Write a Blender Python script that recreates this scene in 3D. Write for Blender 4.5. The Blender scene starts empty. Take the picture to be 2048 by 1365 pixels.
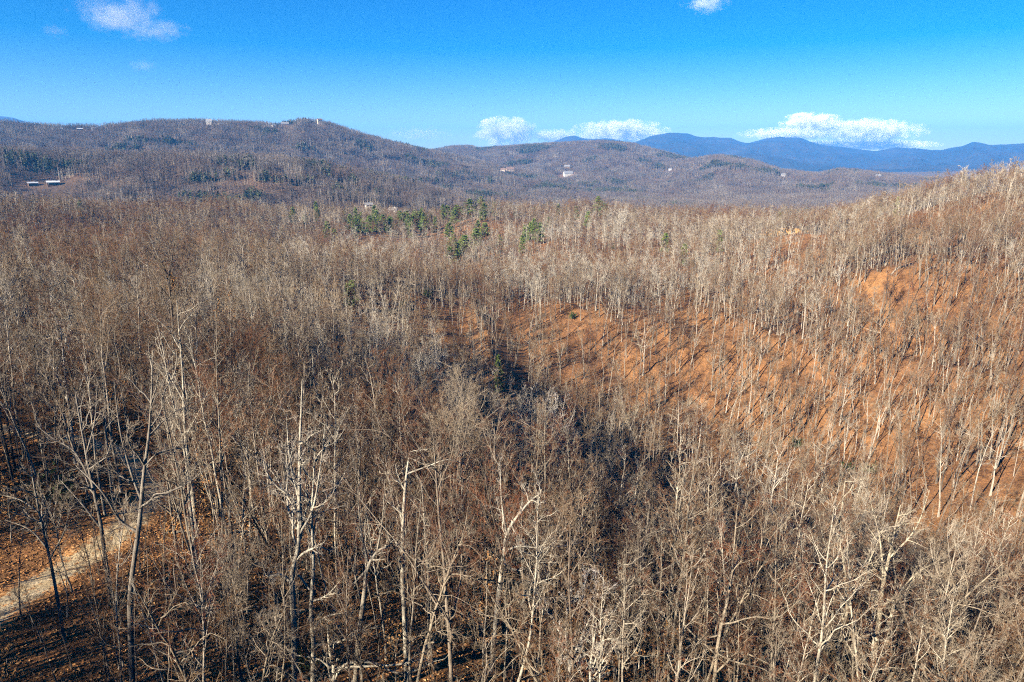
import bpy, math
import numpy as np
from mathutils import Vector

R = math.radians
rng = np.random.default_rng(7)
scene = bpy.context.scene
C = scene.collection

# ------------------------------------------------------------------ camera, sky, sun, exposure
CZ = 120.0                       # height of the drone above the zero level
PITCH = 15.0
FPX, CX, CY = 2048 * 24 / 36, 1024.0, 682.5
cam_d = bpy.data.cameras.new('camera'); cam_d.lens = 24; cam_d.sensor_width = 36
cam_d.clip_start = 0.5; cam_d.clip_end = 80000
cam = bpy.data.objects.new('camera', cam_d); C.objects.link(cam)
cam.location = (0, 0, CZ); cam.rotation_euler = (R(90 - PITCH), 0, 0)
scene.camera = cam

SUN_EL, SUN_AZ = 26.5, 228.0     # azimuth clockwise from +Y: behind the camera, to its left
w = bpy.data.worlds.new('World'); scene.world = w; w.use_nodes = True
wn, wl = w.node_tree.nodes, w.node_tree.links
bg = wn['Background']
sky = wn.new('ShaderNodeTexSky'); sky.sky_type = 'NISHITA'; sky.sun_disc = False
sky.sun_elevation = R(SUN_EL); sky.sun_rotation = R(SUN_AZ)
sky.altitude = 1000; sky.air_density = 1.0; sky.dust_density = 0.1; sky.ozone_density = 3.0
hs = wn.new('ShaderNodeHueSaturation'); hs.inputs['Saturation'].default_value = 1.72; hs.inputs['Hue'].default_value = 0.514
wl.new(sky.outputs[0], hs.inputs['Color']); wl.new(hs.outputs[0], bg.inputs[0])
bg.inputs[1].default_value = 0.05
sd = bpy.data.lights.new('sun', 'SUN'); sd.energy = 5.0; sd.angle = R(0.5); sd.color = (1.0, 0.89, 0.72)
sun = bpy.data.objects.new('sun', sd); C.objects.link(sun)
sv = Vector((math.sin(R(SUN_AZ)) * math.cos(R(SUN_EL)), math.cos(R(SUN_AZ)) * math.cos(R(SUN_EL)), math.sin(R(SUN_EL))))
sun.rotation_euler = sv.to_track_quat('Z', 'Y').to_euler(); sun.location = (-60, -80, 300)
vs = scene.view_settings
vs.view_transform = 'Standard'; vs.look = 'None'; vs.gamma = 1.0; vs.use_curve_mapping = False; vs.exposure = 1.68
cy = scene.cycles
cy.max_bounces = 5; cy.diffuse_bounces = 0; cy.glossy_bounces = 1; cy.transmission_bounces = 2
cy.transparent_max_bounces = 8; cy.volume_bounces = 3; cy.use_denoising = False; scene.cycles.filter_width = 1.15; cy.use_light_tree = False
cy.sample_clamp_indirect = 4.0

# ------------------------------------------------------------------ numeric helpers
_f = np.array([0, math.cos(R(PITCH)), -math.sin(R(PITCH))]); _u = np.array([0, math.sin(R(PITCH)), math.cos(R(PITCH))])
def ray(u, v):
    return _f - (v - CY) / FPX * _u + (u - CX) / FPX * np.array([1., 0, 0])
def at(u, v, y):                                   # point on the line of sight at forward distance y (relative to the drone)
    d = ray(u, v); return d * (y / d[1])
def project(p):                                    # p: (n,3) absolute
    q = np.asarray(p, float) - np.array([0, 0, CZ])
    dep = q @ _f
    dd = np.where(np.abs(dep) < 1e-6, 1e-6, dep)
    return CX + FPX * q[..., 0] / dd, CY - FPX * (q @ _u) / dd, dep

_perm = np.random.default_rng(3).permutation(512)
def _hash(i, j, s):
    return _perm[(_perm[(i + s * 57) & 511] + j) & 511] / 511.0 * 2 * np.pi
def perlin(x, y, s=0):
    x = np.asarray(x, float); y = np.asarray(y, float)
    i = np.floor(x).astype(np.int64); j = np.floor(y).astype(np.int64); fx, fy = x - i, y - j
    u = fx * fx * fx * (fx * (fx * 6 - 15) + 10); v = fy * fy * fy * (fy * (fy * 6 - 15) + 10)
    def g(a, b):
        t = _hash(i + a, j + b, s); return np.cos(t) * (fx - a) + np.sin(t) * (fy - b)
    n0 = g(0, 0) + u * (g(1, 0) - g(0, 0)); n1 = g(0, 1) + u * (g(1, 1) - g(0, 1))
    return (n0 + v * (n1 - n0)) * 1.5
def fbm(x, y, octv=4, s=0):
    a, r_ = 1.0, 0
    for k in range(octv):
        r_ = r_ + a * perlin(x * 2 ** k, y * 2 ** k, s + k); a *= 0.5
    return r_
def smooth(a, b, x):
    t = np.clip((x - a) / (b - a), 0, 1); return t * t * (3 - 2 * t)

# ------------------------------------------------------------------ terrain height field
GP = []
for u, v, y in [(100,1170,48),(270,1040,58),(0,1230,44),(185,897,74),(500,1250,46),(700,1000,85),(1000,1330,43),
                (1400,1330,49),(1750,1400,53),(2048,1250,70),(2000,1000,130),(1300,950,147),(1700,950,157),(1000,900,125),
                (1500,850,190),(1200,850,180),(1150,760,198),(1200,650,222),(900,650,215),(1500,680,215),(1500,600,262),
                (1200,612,243),(800,600,225),(700,733,150),(2000,750,168),(1850,500,290),(1768,525,235),(1950,480,285),
                (1900,620,210),(1700,620,235),(1590,462,330)]:
    GP.append(at(u, v, y))
for u, v, y, th in [(1950,344,330,18),(1800,390,335,18),(1700,425,345,18),(1600,432,430,18),(1520,404,560,18),(1620,428,600,18),(1720,428,520,18),(1400,402,560,18),(1200,398,600,18),(1000,394,620,18),(1000,475,430,18),(700,400,640,18),(400,396,640,18),(1200,525,330,16),
                    (800,472,420,18),(500,450,400,18),(200,402,430,18),(0,400,430,18),(350,480,92,24),(0,500,100,21),
                    (600,560,112,21),(450,520,185,19),(900,540,320,18)]:
    p = at(u, v, y); p[2] -= th * (.72 if y > 150 else 1); GP.append(p)
for x, y, z in [(0,60,-43),(0,80,-51),(25,55,-47),(30,75,-59),(20,100,-70),(60,80,-65),(60,120,-77),(0,130,-68),(-15,100,-56),(-25,80,-44),(-30,120,-49),(0,-40,-32),(-60,-30,-30),(60,-30,-40),(-70,60,-32),(-120,120,-34),(90,60,-52),(150,150,-46),(230,230,-32),(-250,300,-36),
                (300,420,-28),(-500,500,-40),(500,500,-40),(0,15,-33),(40,25,-39),(-35,20,-32)]:
    GP.append(np.array([x, y, z], float))
GP = np.array(GP)
def _tps(r2): return 0.5 * r2 * np.log(r2 + 1e-9)
_S = 100.0
_A = GP[:, :2] / _S; _n = len(_A)
_K = _tps(((_A[:, None] - _A[None]) ** 2).sum(-1)) + np.eye(_n) * 0.02
_Pm = np.c_[np.ones(_n), _A]
_sol = np.linalg.solve(np.block([[_K, _Pm], [_Pm.T, np.zeros((3, 3))]]), np.r_[GP[:, 2], np.zeros(3)])
def near_h(x, y):
    q = np.c_[x, y] / _S; out = np.empty(len(q))
    for a in range(0, len(q), 20000):
        s_ = q[a:a + 20000]
        out[a:a + 20000] = _tps(((s_[:, None] - _A[None]) ** 2).sum(-1)) @ _sol[:_n] + np.c_[np.ones(len(s_)), s_] @ _sol[_n:]
    return np.clip(out, -85, -18)

def crest(pts):
    az, sl = [], []
    for u, v in pts:
        d = ray(u, v); az.append(math.atan2(d[0], d[1])); sl.append(d[2] / math.hypot(d[0], d[1]))
    return np.array(az), np.array(sl)
LAYERS = [  # crest line, distance, width towards the viewer, width beyond, canopy height
    (crest([(-400,300),(0,288),(60,293),(150,297),(300,299),(500,303),(620,316),(720,336),(820,358),(900,380),(980,398),(1100,420),(1300,450)]), 1050, 330, 420, 13),
    (crest([(-400,225),(0,240),(60,246),(100,248),(200,250),(300,240),(400,238),(500,243),(560,245),(600,237),(650,241),(700,259),(760,276),(850,297),(900,306),(1000,330),(1100,350),(1250,390),(1500,430)]), 1900, 520, 900, 12),
    (crest([(500,330),(700,320),(850,302),(905,291),(940,290),(960,296),(1050,288),(1160,282),(1210,281),(1260,285),(1320,300),(1400,322),(1500,345),(1600,365),(1700,380),(2100,400)]), 2900, 700, 900, 12),
    (crest([(1000,380),(1200,345),(1300,325),(1380,317),(1440,308),(1500,318),(1560,337),(1640,347),(1680,336),(1730,341),(1800,351),(1900,356),(2048,350),(2400,350)]), 2350, 560, 700, 12),
]
MOUNT = [
    (crest([(-400,240),(0,231),(30,238),(90,262),(300,300),(700,300),(1000,295),(1100,289),(1130,278),(1150,274),(1180,280),(1260,282),(1300,272),(1355,268),(1400,274),(1440,280),(1460,277),(1490,284),(1560,276),(1600,278),(1640,292),(1700,300),(1750,306),(1800,300),(1880,296),(1920,290),(1945,284),(1980,292),(2048,290),(2400,285)]), 9000, 2400, 1700, 0),
    (crest([(-400,300),(900,330),(1150,318),(1260,305),(1330,300),(1420,312),(1500,304),(1600,318),(1700,330),(1800,322),(1900,334),(1990,312),(2048,318),(2400,320)]), 6600, 1250, 1700, 0),
]
def far_h(x, y):
    r = np.hypot(x, y); az = np.arctan2(x, y)
    base = -88.0 + 10 * fbm(x / 500, y / 500, 3, 21)
    z = base.copy()
    wob = fbm(x / 420, y / 420, 3, 31)
    spur = np.abs(fbm(x / 330, y / 330, 4, 41))
    for (ca, cs), D, wf, wb, th in LAYERS:
        Dl = D * (1 + 0.05 * np.sin(az * 9 + D)) + 40 * wob
        zc = np.interp(az, ca, cs) * Dl - th
        t = (r - Dl); g = np.exp(-(t / np.where(t < 0, wf, wb)) ** 2)
        hh = base + (zc - base) * g - 70 * spur * (1 - g) * g * 1.6 + 9 * wob * (1 - g)
        z = np.maximum(z, hh)
    m = r > 4200
    if m.any():
        xm, ym, rm, am = x[m], y[m], r[m], az[m]
        zz = -95 + 0 * xm
        sp = np.abs(fbm(xm / 1100, ym / 1100, 5, 61)); wb2 = fbm(xm / 2600, ym / 2600, 3, 71)
        for (ca, cs), D, wf, wb, th in MOUNT:
            Dl = D * (1 + 0.05 * wb2)
            zc = np.interp(am, ca, cs) * Dl
            t = rm - Dl; g = np.exp(-(t / np.where(t < 0, wf, wb)) ** 2)
            zz = np.maximum(zz, -95 + (zc + 95) * g - 600 * sp * (1 - g) * g * 1.7)
        zz = zz + (40 * fbm(xm / 650, ym / 650, 4, 77) - 9) * smooth(5000, 6000, rm)
        zz = np.maximum(zz, -110)
        z[m] = np.maximum(z[m] * (1 - smooth(4200, 5200, rm)) + -95 * smooth(4200, 5200, rm), zz)
    return z
def height(x, y):                                  # absolute terrain height
    x = np.atleast_1d(np.asarray(x, float)); y = np.atleast_1d(np.asarray(y, float))
    r = np.hypot(x, y); k = smooth(520, 800, r)
    z = np.empty(len(x))
    n_ = near_h(np.clip(x, -900, 900), np.clip(y, -300, 900)) + 1.6 * fbm(x / 45, y / 45, 3, 5) * smooth(20, 90, r) + 8.5 * fbm(x / 150, y / 150, 3, 15) * smooth(235, 330, r) * (1 - .75 * smooth(.2, .35, np.arctan2(x, y))) + (1.2 - 4.2 * np.abs(fbm((x + .35 * y) / 34, (y - .35 * x) / 90, 3, 17))) * smooth(115, 160, r) * (1 - smooth(250, 330, r)) * smooth(-60, -10, x) + 0.22 * fbm(x / 7, y / 7, 2, 9)
    z[:] = n_
    f_ = k > 0
    if f_.any():
        z[f_] = n_[f_] * (1 - k[f_]) + far_h(x[f_], y[f_]) * k[f_]
    back = smooth(-60, -400, y) * 0
    return z + CZ
def h1(x, y): return float(height([x], [y])[0])
_TS = np.r_[np.arange(20, 300, 0.8), np.geomspace(300, 10500, 900)]
def hit(u, v):                                     # where the line of sight meets the terrain
    d = ray(u, v); d = d / math.hypot(d[0], d[1]) ; P = np.outer(_TS, d); P[:, 2] += CZ
    below = np.nonzero(height(P[:, 0], P[:, 1]) > P[:, 2])[0]
    i = below[0] if len(below) else len(_TS) - 1
    return np.array([P[i, 0], P[i, 1], h1(P[i, 0], P[i, 1])])

# ------------------------------------------------------------------ mesh helpers
class MB:
    def __init__(s): s.v, s.f, s.m, s.sm, s.n = [], [], [], [], 0
    def add(s, v, f, m=0, sm=False):
        if len(v) == 0: return s
        s.v.append(np.asarray(v, float).reshape(-1, 3)); s.f.append(np.asarray(f, np.int64).reshape(-1, 4) + s.n)
        s.m.append(np.full(len(s.f[-1]), m)); s.sm.append(np.full(len(s.f[-1]), sm)); s.n += len(s.v[-1]); return s
    def tubes(s, P, Rr, sides, m=0, sm=False):
        P = np.asarray(P, float); Rr = np.asarray(Rr, float)
        if P.ndim == 2: P = P[None]; Rr = Rr[None]
        N, n, _ = P.shape
        if N == 0: return s
        T = np.gradient(P, axis=1); T /= np.linalg.norm(T, axis=2, keepdims=True) + 1e-9
        ref = np.where(np.abs(T[:, :1, 2:3]) > 0.8, np.array([1., 0, 0]), np.array([0, 0, 1.]))
        U = np.cross(T, ref); U /= np.linalg.norm(U, axis=2, keepdims=True) + 1e-9
        V = np.cross(T, U)
        a = np.arange(sides) * 2 * np.pi / sides
        ring = P[:, :, None] + Rr[:, :, None, None] * (np.cos(a)[:, None] * U[:, :, None] + np.sin(a)[:, None] * V[:, :, None])
        idx = np.arange(N * n * sides).reshape(N, n, sides)
        q = np.stack([idx[:, :-1], np.roll(idx, -1, 2)[:, :-1], np.roll(idx, -1, 2)[:, 1:], idx[:, 1:]], -1)
        return s.add(ring, q, m, sm)
    def quads(s, c, a, b, m=0):                    # centres, half axes
        v = np.stack([c - a - b, c + a - b, c + a + b, c - a + b], 1)
        return s.add(v, np.arange(len(c) * 4).reshape(-1, 4), m)
    def box(s, lo, hi, m=0):
        x0, y0, z0 = lo; x1, y1, z1 = hi
        v = [(x0,y0,z0),(x1,y0,z0),(x1,y1,z0),(x0,y1,z0),(x0,y0,z1),(x1,y0,z1),(x1,y1,z1),(x0,y1,z1)]
        return s.add(v, [(3,2,1,0),(4,5,6,7),(0,1,5,4),(1,2,6,5),(2,3,7,6),(3,0,4,7)], m)
    def mesh(s, name, mats):
        me = bpy.data.meshes.new(name)
        v = np.concatenate(s.v); f = np.concatenate(s.f)
        me.vertices.add(len(v)); me.vertices.foreach_set('co', v.ravel())
        me.loops.add(f.size); me.loops.foreach_set('vertex_index', f.ravel().astype(np.int32))
        me.polygons.add(len(f)); me.polygons.foreach_set('loop_start', (np.arange(len(f)) * 4).astype(np.int32))
        me.polygons.foreach_set('material_index', np.concatenate(s.m).astype(np.int32))
        me.polygons.foreach_set('use_smooth', np.concatenate(s.sm))
        for m in mats: me.materials.append(m)
        me.update(calc_edges=True); return me
def obj(name, me, parent=None, link=True):
    o = bpy.data.objects.new(name, me)
    if name in ('twigs', 'leaves', 'foliage', 'broken_branches', 'stems'): o['kind'] = 'stuff'
    if link: C.objects.link(o)
    if parent is not None: o.parent = parent
    return o
def tag(o, label=None, cat=None, group=None, kind=None):
    if label: o['label'] = label
    if cat: o['category'] = cat
    if group: o['group'] = group
    if kind: o['kind'] = kind
    return o

# ------------------------------------------------------------------ materials
def mat(name, build, rough=0.9):
    m = bpy.data.materials.new(name); m.use_nodes = True
    n, l = m.node_tree.nodes, m.node_tree.links
    b = n['Principled BSDF']; b.inputs['Roughness'].default_value = rough; b.inputs['Specular IOR Level'].default_value = 0.15
    build(n, l, b); return m
def ramp(n, l, fac, stops):
    r = n.new('ShaderNodeValToRGB'); e = r.color_ramp.elements
    while len(e) < len(stops): e.new(0.5)
    for k, (p, c) in zip(e, stops): k.position = p; k.color = (*c, 1)
    if fac is not None: l.new(fac, r.inputs[0])
    return r.outputs[0]
def noise(n, l, scale, detail=3, vec=None, rough=0.55):
    t = n.new('ShaderNodeTexNoise'); t.inputs['Scale'].default_value = scale; t.inputs['Detail'].default_value = detail
    t.inputs['Roughness'].default_value = rough
    if vec is not None: l.new(vec, t.inputs['Vector'])
    return t.outputs['Fac']
def geo(n): return n.new('ShaderNodeNewGeometry').outputs['Position']
def mix(n, l, f, a, b, mode='MIX'):
    m = n.new('ShaderNodeMix'); m.data_type = 'RGBA'; m.blend_type = mode
    for s_, v in ((m.inputs[0], f), (m.inputs[6], a), (m.inputs[7], b)):
        if hasattr(v, 'links'): l.new(v, s_)
        elif isinstance(v, (int, float)): s_.default_value = v
        else: s_.default_value = (*v, 1)
    return m.outputs[2]
def bump(n, l, b, h, dist, strength=1.0):
    k = n.new('ShaderNodeBump'); k.inputs['Distance'].default_value = dist; k.inputs['Strength'].default_value = strength
    l.new(h, k.inputs['Height']); l.new(k.outputs[0], b.inputs['Normal'])

def m_ground(n, l, b):
    p = geo(n)
    big = ramp(n, l, noise(n, l, 0.035, 4, p), [(0.30, (0.14, 0.066, 0.033)), (0.5, (0.25, 0.122, 0.05)), (0.72, (0.36, 0.185, 0.072))])
    vo = n.new('ShaderNodeTexVoronoi'); vo.inputs['Scale'].default_value = 4.5; l.new(p, vo.inputs['Vector'])
    leaf = ramp(n, l, vo.outputs['Color'], [(0.0, (0.07, 0.032, 0.02)), (0.4, (0.29, 0.132, 0.054)), (0.75, (0.42, 0.215, 0.082)), (1.0, (0.18, 0.09, 0.048))])
    c = mix(n, l, 0.5, big, leaf)
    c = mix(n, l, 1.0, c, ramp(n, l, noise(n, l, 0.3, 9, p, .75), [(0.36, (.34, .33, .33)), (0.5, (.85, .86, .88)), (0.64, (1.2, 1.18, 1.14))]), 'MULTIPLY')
    at_ = n.new('ShaderNodeAttribute'); at_.attribute_name = 'clay'
    clay = ramp(n, l, noise(n, l, 0.35, 5, p), [(0.3, (0.38, 0.17, 0.055)), (0.55, (0.55, 0.29, 0.10)), (0.75, (0.62, 0.44, 0.24))])
    c = mix(n, l, at_.outputs['Fac'], c, clay)
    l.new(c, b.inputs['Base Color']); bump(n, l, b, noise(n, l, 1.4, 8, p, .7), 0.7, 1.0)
def m_hill(n, l, b):
    p = geo(n)
    c = ramp(n, l, noise(n, l, 0.012, 6, p, 0.7), [(0.3, (0.085, 0.062, 0.045)), (0.5, (0.15, 0.098, 0.065)), (0.7, (0.22, 0.13, 0.075))])
    at_ = n.new('ShaderNodeAttribute'); at_.attribute_name = 'clay'
    c = mix(n, l, at_.outputs['Fac'], c, (0.50, 0.33, 0.19))
    l.new(c, b.inputs['Base Color']); bump(n, l, b, noise(n, l, 0.15, 6, p, 0.8), 5.0)
def m_mountain(n, l, b):
    p = geo(n)
    c = ramp(n, l, noise(n, l, 0.0022, 8, p, 0.7), [(0.3, (0.025, 0.035, 0.025)), (0.5, (0.07, 0.065, 0.05)), (0.7, (0.13, 0.11, 0.085))])
    l.new(c, b.inputs['Base Color']); bump(n, l, b, noise(n, l, 0.012, 8, p, 0.8), 60.0)
def m_road(n, l, b):
    p = geo(n)
    dirt = ramp(n, l, noise(n, l, 0.9, 6, p), [(0.25, (0.30, 0.21, 0.11)), (0.5, (0.45, 0.345, 0.20)), (0.75, (0.54, 0.44, 0.29))])
    vo = n.new('ShaderNodeTexVoronoi'); vo.inputs['Scale'].default_value = 5; l.new(p, vo.inputs['Vector'])
    leaf = ramp(n, l, vo.outputs['Color'], [(0.0, (0.16, 0.07, 0.03)), (0.5, (0.42, 0.20, 0.07)), (1.0, (0.50, 0.28, 0.12))])
    at_ = n.new('ShaderNodeAttribute'); at_.attribute_name = 'litter'
    k = n.new('ShaderNodeMath'); k.operation = 'ADD'; l.new(at_.outputs['Fac'], k.inputs[0])
    s_ = n.new('ShaderNodeMath'); s_.operation = 'MULTIPLY_ADD'; l.new(noise(n, l, 2.2, 5, p), s_.inputs[0]); s_.inputs[1].default_value = 2.4; s_.inputs[2].default_value = -1.2
    l.new(s_.outputs[0], k.inputs[1])
    f = ramp(n, l, k.outputs[0], [(0.35, (0, 0, 0)), (0.6, (1, 1, 1))])
    l.new(mix(n, l, f, dirt, leaf), b.inputs['Base Color']); bump(n, l, b, noise(n, l, 4, 6, p), 0.12)
def m_bark(n, l, b):                               # the object's own colour, mottled with lichen
    oi = n.new('ShaderNodeObjectInfo'); tc = n.new('ShaderNodeTexCoord').outputs['Object']
    mp = n.new('ShaderNodeMapping'); mp.inputs['Scale'].default_value = (5, 5, 1.3); l.new(tc, mp.inputs[0])
    g = ramp(n, l, noise(n, l, 1.0, 5, mp.outputs[0]), [(0.28, (0.45, 0.42, 0.40)), (0.5, (0.95, 0.93, 0.90)), (0.7, (1.35, 1.38, 1.34))])
    l.new(mix(n, l, 1.0, oi.outputs['Color'], g, 'MULTIPLY'), b.inputs['Base Color'])
    bump(n, l, b, noise(n, l, 6.0, 4, mp.outputs[0]), 0.03)
def m_twig(n, l, b):
    oi = n.new('ShaderNodeObjectInfo'); l.new(oi.outputs['Color'], b.inputs['Base Color'])
def m_flat(c, jitter=0.0):
    def f(n, l, b):
        if jitter:
            oi = n.new('ShaderNodeObjectInfo')
            r_ = ramp(n, l, oi.outputs['Random'], [(0, tuple(x * (1 - jitter) for x in c)), (1, tuple(min(1, x * (1 + jitter)) for x in c))])
            l.new(r_, b.inputs['Base Color'])
        else:
            b.inputs['Base Color'].default_value = (*c, 1)
    return f
def m_multi(stops, sc=0):                          # colour drawn at random for each copy
    def f(n, l, b):
        oi = n.new('ShaderNodeObjectInfo')
        k = n.new('ShaderNodeMath'); k.operation = 'MULTIPLY_ADD'; l.new(oi.outputs['Random'], k.inputs[0]); k.inputs[1].default_value = .75
        k2 = n.new('ShaderNodeMath'); k2.operation = 'MULTIPLY_ADD'; l.new(noise(n, l, .011, 4, geo(n), .6), k2.inputs[0]); k2.inputs[1].default_value = 1.7; k2.inputs[2].default_value = -.74
        l.new(k2.outputs[0], k.inputs[2]); c = ramp(n, l, k.outputs[0], stops)
        if sc:
            c = mix(n, l, 1.0, c, ramp(n, l, noise(n, l, sc, 3, geo(n)), [(0.3, (0.6, 0.6, 0.6)), (0.7, (1.25, 1.25, 1.25))]), 'MULTIPLY')
        l.new(c, b.inputs['Base Color'])
    return f
def m_leafisle(stops):                             # each leaf of a mesh its own colour
    def f(n, l, b):
        g = n.new('ShaderNodeNewGeometry'); l.new(ramp(n, l, g.outputs['Random Per Island'], stops), b.inputs['Base Color'])
    return f
M = {
 'ground': mat('leaf_litter_ground', m_ground), 'hill': mat('wooded_hill_ground', m_hill), 'mountain': mat('far_forest_slope', m_mountain),
 'road': mat('dirt_track', m_road), 'bark': mat('bark', m_bark), 'twig': mat('twig', m_twig),
 'bark_far': mat('bark_mixed', m_multi([(0.0, (0.085, 0.065, 0.05)), (0.35, (0.20, 0.16, 0.12)), (0.65, (0.30, 0.255, 0.20)), (1.0, (0.46, 0.41, 0.34))], 0.35)),
 'twig_far': mat('twig_mixed', m_multi([(0.0, (0.16, 0.062, 0.026)), (0.3, (0.165, 0.086, 0.04)), (0.55, (0.19, 0.126, 0.07)), (0.8, (0.26, 0.21, 0.14)), (1.0, (0.36, 0.31, 0.24))])),
 'bark_pale': mat('pale_bark_mixed', m_multi([(0, (0.28, 0.245, 0.19)), (1, (0.46, 0.415, 0.345))])), 'twig_pale': mat('pale_twig_mixed', m_multi([(0, (0.20, 0.16, 0.11)), (0.5, (0.26, 0.215, 0.16)), (1, (0.34, 0.295, 0.23))])),
 'twig_hill': mat('twig_hillside', m_multi([(0.0, (0.17, 0.115, 0.085)), (0.4, (0.15, 0.118, 0.10)), (0.7, (0.125, 0.108, 0.098)), (1.0, (0.20, 0.165, 0.14))])),
 'leaf_dry': mat('dry_leaf', m_leafisle([(0, (0.30, 0.12, 0.04)), (0.5, (0.45, 0.22, 0.07)), (1, (0.52, 0.32, 0.13))])),
 'litter': mat('fallen_leaf', m_multi([(0, (0.12, 0.05, 0.025)), (0.35, (0.36, 0.16, 0.06)), (0.7, (0.50, 0.26, 0.10)), (1, (0.62, 0.42, 0.22))])),
 'needle': mat('pine_needles', m_leafisle([(0, (0.09, 0.15, 0.03)), (0.5, (0.16, 0.23, 0.05)), (1, (0.25, 0.29, 0.075))])),
 'needle_far': mat('conifer_hillside', m_multi([(0, (0.085, 0.11, 0.05)), (1, (0.15, 0.165, 0.085))])),
 'evergreen': mat('evergreen_leaf', m_leafisle([(0, (0.025, 0.05, 0.015)), (0.6, (0.055, 0.10, 0.028)), (1, (0.10, 0.15, 0.05))]), 0.5),
 'trunk_dark': mat('conifer_bark', m_flat((0.13, 0.095, 0.07))),
 'log': mat('weathered_log', m_bark),
 'wall_white': mat('white_siding', m_flat((0.55, 0.52, 0.48))), 'wall_tan': mat('tan_siding', m_flat((0.50, 0.38, 0.28))), 'wall_brown': mat('brown_siding', m_flat((0.20, 0.13, 0.09))),
 'roof_grey': mat('grey_shingle', m_flat((0.22, 0.22, 0.23))), 'roof_white': mat('pale_metal_roof', m_flat((0.55, 0.57, 0.60)), 0.4), 'roof_brown': mat('brown_shingle', m_flat((0.20, 0.13, 0.10))),
 'glass': mat('window_glass', m_flat((0.03, 0.04, 0.05)), 0.08), 'trim': mat('white_trim', m_flat((0.75, 0.74, 0.72))), 'door': mat('door_paint', m_flat((0.25, 0.10, 0.06))),
 'rock': mat('pale_rock', lambda n, l, b: (l.new(ramp(n, l, noise(n, l, 0.8, 6, geo(n)), [(0.3, (0.30, 0.25, 0.20)), (0.7, (0.56, 0.50, 0.42))]), b.inputs['Base Color']), bump(n, l, b, noise(n, l, 2, 6, geo(n)), 0.3))),
 'clay': mat('orange_clay', lambda n, l, b: (l.new(ramp(n, l, noise(n, l, 0.35, 6, geo(n)), [(0.3, (0.42, 0.19, 0.05)), (0.55, (0.60, 0.33, 0.10)), (0.75, (0.66, 0.48, 0.26))]), b.inputs['Base Color']), bump(n, l, b, noise(n, l, 1.5, 6, geo(n)), 0.4))),
}

# ------------------------------------------------------------------ terrain sheets
CLAY = []                                          # bare clay patches: x, y, radius
for u, v, rad in [(1575,468,15),(1600,455,13),(1548,470,8),(1785,470,7),(1840,480,8),(1800,520,7),(1870,455,7),(1760,560,6),(1835,540,6),(1945,370,12),(1900,400,11),(1960,420,12),(715,735,5),(705,760,4)]:
    p = hit(u, v); CLAY.append((p[0], p[1], rad, .9 if u < 1650 else .25))
HCLAY = []
for u, v, rad in [(1250,368,24),(1280,371,20),(1300,374,18),(1575,360,14),(1568,356,12),(580,248,22),(1140,352,12)]:
    p = hit(u, v); HCLAY.append((p[0], p[1], rad, .8))
rr = [3.0]
while rr[-1] < 10700: rr.append(rr[-1] + max(0.8, 0.012 * rr[-1]))
rr = np.array(rr)
th = np.r_[np.arange(-180, -50, 5.0), np.arange(-50, 50, 0.22), np.arange(50, 180, 5.0)] * math.pi / 180
nt = len(th)
gx = rr[:, None] * np.sin(th)[None]; gy = rr[:, None] * np.cos(th)[None]
gz = height(gx.ravel(), gy.ravel()).reshape(gx.shape)
def sheet(name, i0, i1, m, centre=False):
    X, Y, Z = gx[i0:i1 + 1], gy[i0:i1 + 1], gz[i0:i1 + 1]
    v = np.stack([X, Y, Z], -1).reshape(-1, 3); n_ = i1 - i0 + 1
    idx = np.arange(n_ * nt).reshape(n_, nt)
    q = np.stack([idx[:-1], idx[1:], np.roll(idx, -1, 1)[1:], np.roll(idx, -1, 1)[:-1]], -1).reshape(-1, 4)
    b = MB().add(v, q, 0, True)
    if centre:
        k = idx[0]; c = v[k].mean(0)
        vv = np.concatenate([v[k], c[None]]); m_ = len(k)
        b.add(vv, [(m_, j, (j + 1) % m_, (j + 2) % m_) for j in range(0, m_ - 1, 2)], 0, True)
    me = b.mesh(name, [m])
    cl = np.zeros(len(me.vertices))
    co = np.empty(len(me.vertices) * 3); me.vertices.foreach_get('co', co); co = co.reshape(-1, 3)
    for x, y, rad, st in CLAY + HCLAY:
        d = np.hypot(co[:, 0] - x, co[:, 1] - y) / rad + 0.8 * fbm(co[:, 0] / 9, co[:, 1] / 9, 4, 81)
        cl = np.maximum(cl, st * (1 - smooth(0.45, 1.15, d)))
    a = me.attributes.new('clay', 'FLOAT', 'POINT'); a.data.foreach_set('value', cl.astype(np.float32))
    return tag(obj(name, me), kind='structure')
i_a = int(np.searchsorted(rr, 680)); i_b = int(np.searchsorted(rr, 5000))
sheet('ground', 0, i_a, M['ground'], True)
sheet('hills', i_a, i_b, M['hill'])
sheet('mountains', i_b, len(rr) - 1, M['mountain'])

# dirt road on the left
road_px = [(-330,1400),(-120,1290),(0,1225),(100,1165),(190,1105),(262,1045),(300,985),(262,925),(185,893),(80,872),(-60,850)]
rp = np.array([hit(u, v)[:2] for u, v in road_px])
def spline(P, n):                                  # Catmull-Rom
    P = np.asarray(P, float); Q = np.vstack([2 * P[0] - P[1], P, 2 * P[-1] - P[-2]]); out = []
    for i in range(1, len(Q) - 2):
        for t in np.linspace(0, 1, n, endpoint=False):
            a, b_, c, d = Q[i - 1], Q[i], Q[i + 1], Q[i + 2]
            out.append(0.5 * (2 * b_ + (c - a) * t + (2 * a - 5 * b_ + 4 * c - d) * t * t + (3 * b_ - a - 3 * c + d) * t ** 3))
    out.append(Q[-2]); return np.array(out)
rc = spline(rp, 14)
tn = np.gradient(rc, axis=0); tn /= np.linalg.norm(tn, axis=1, keepdims=True); nr = np.c_[tn[:, 1], -tn[:, 0]]
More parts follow.
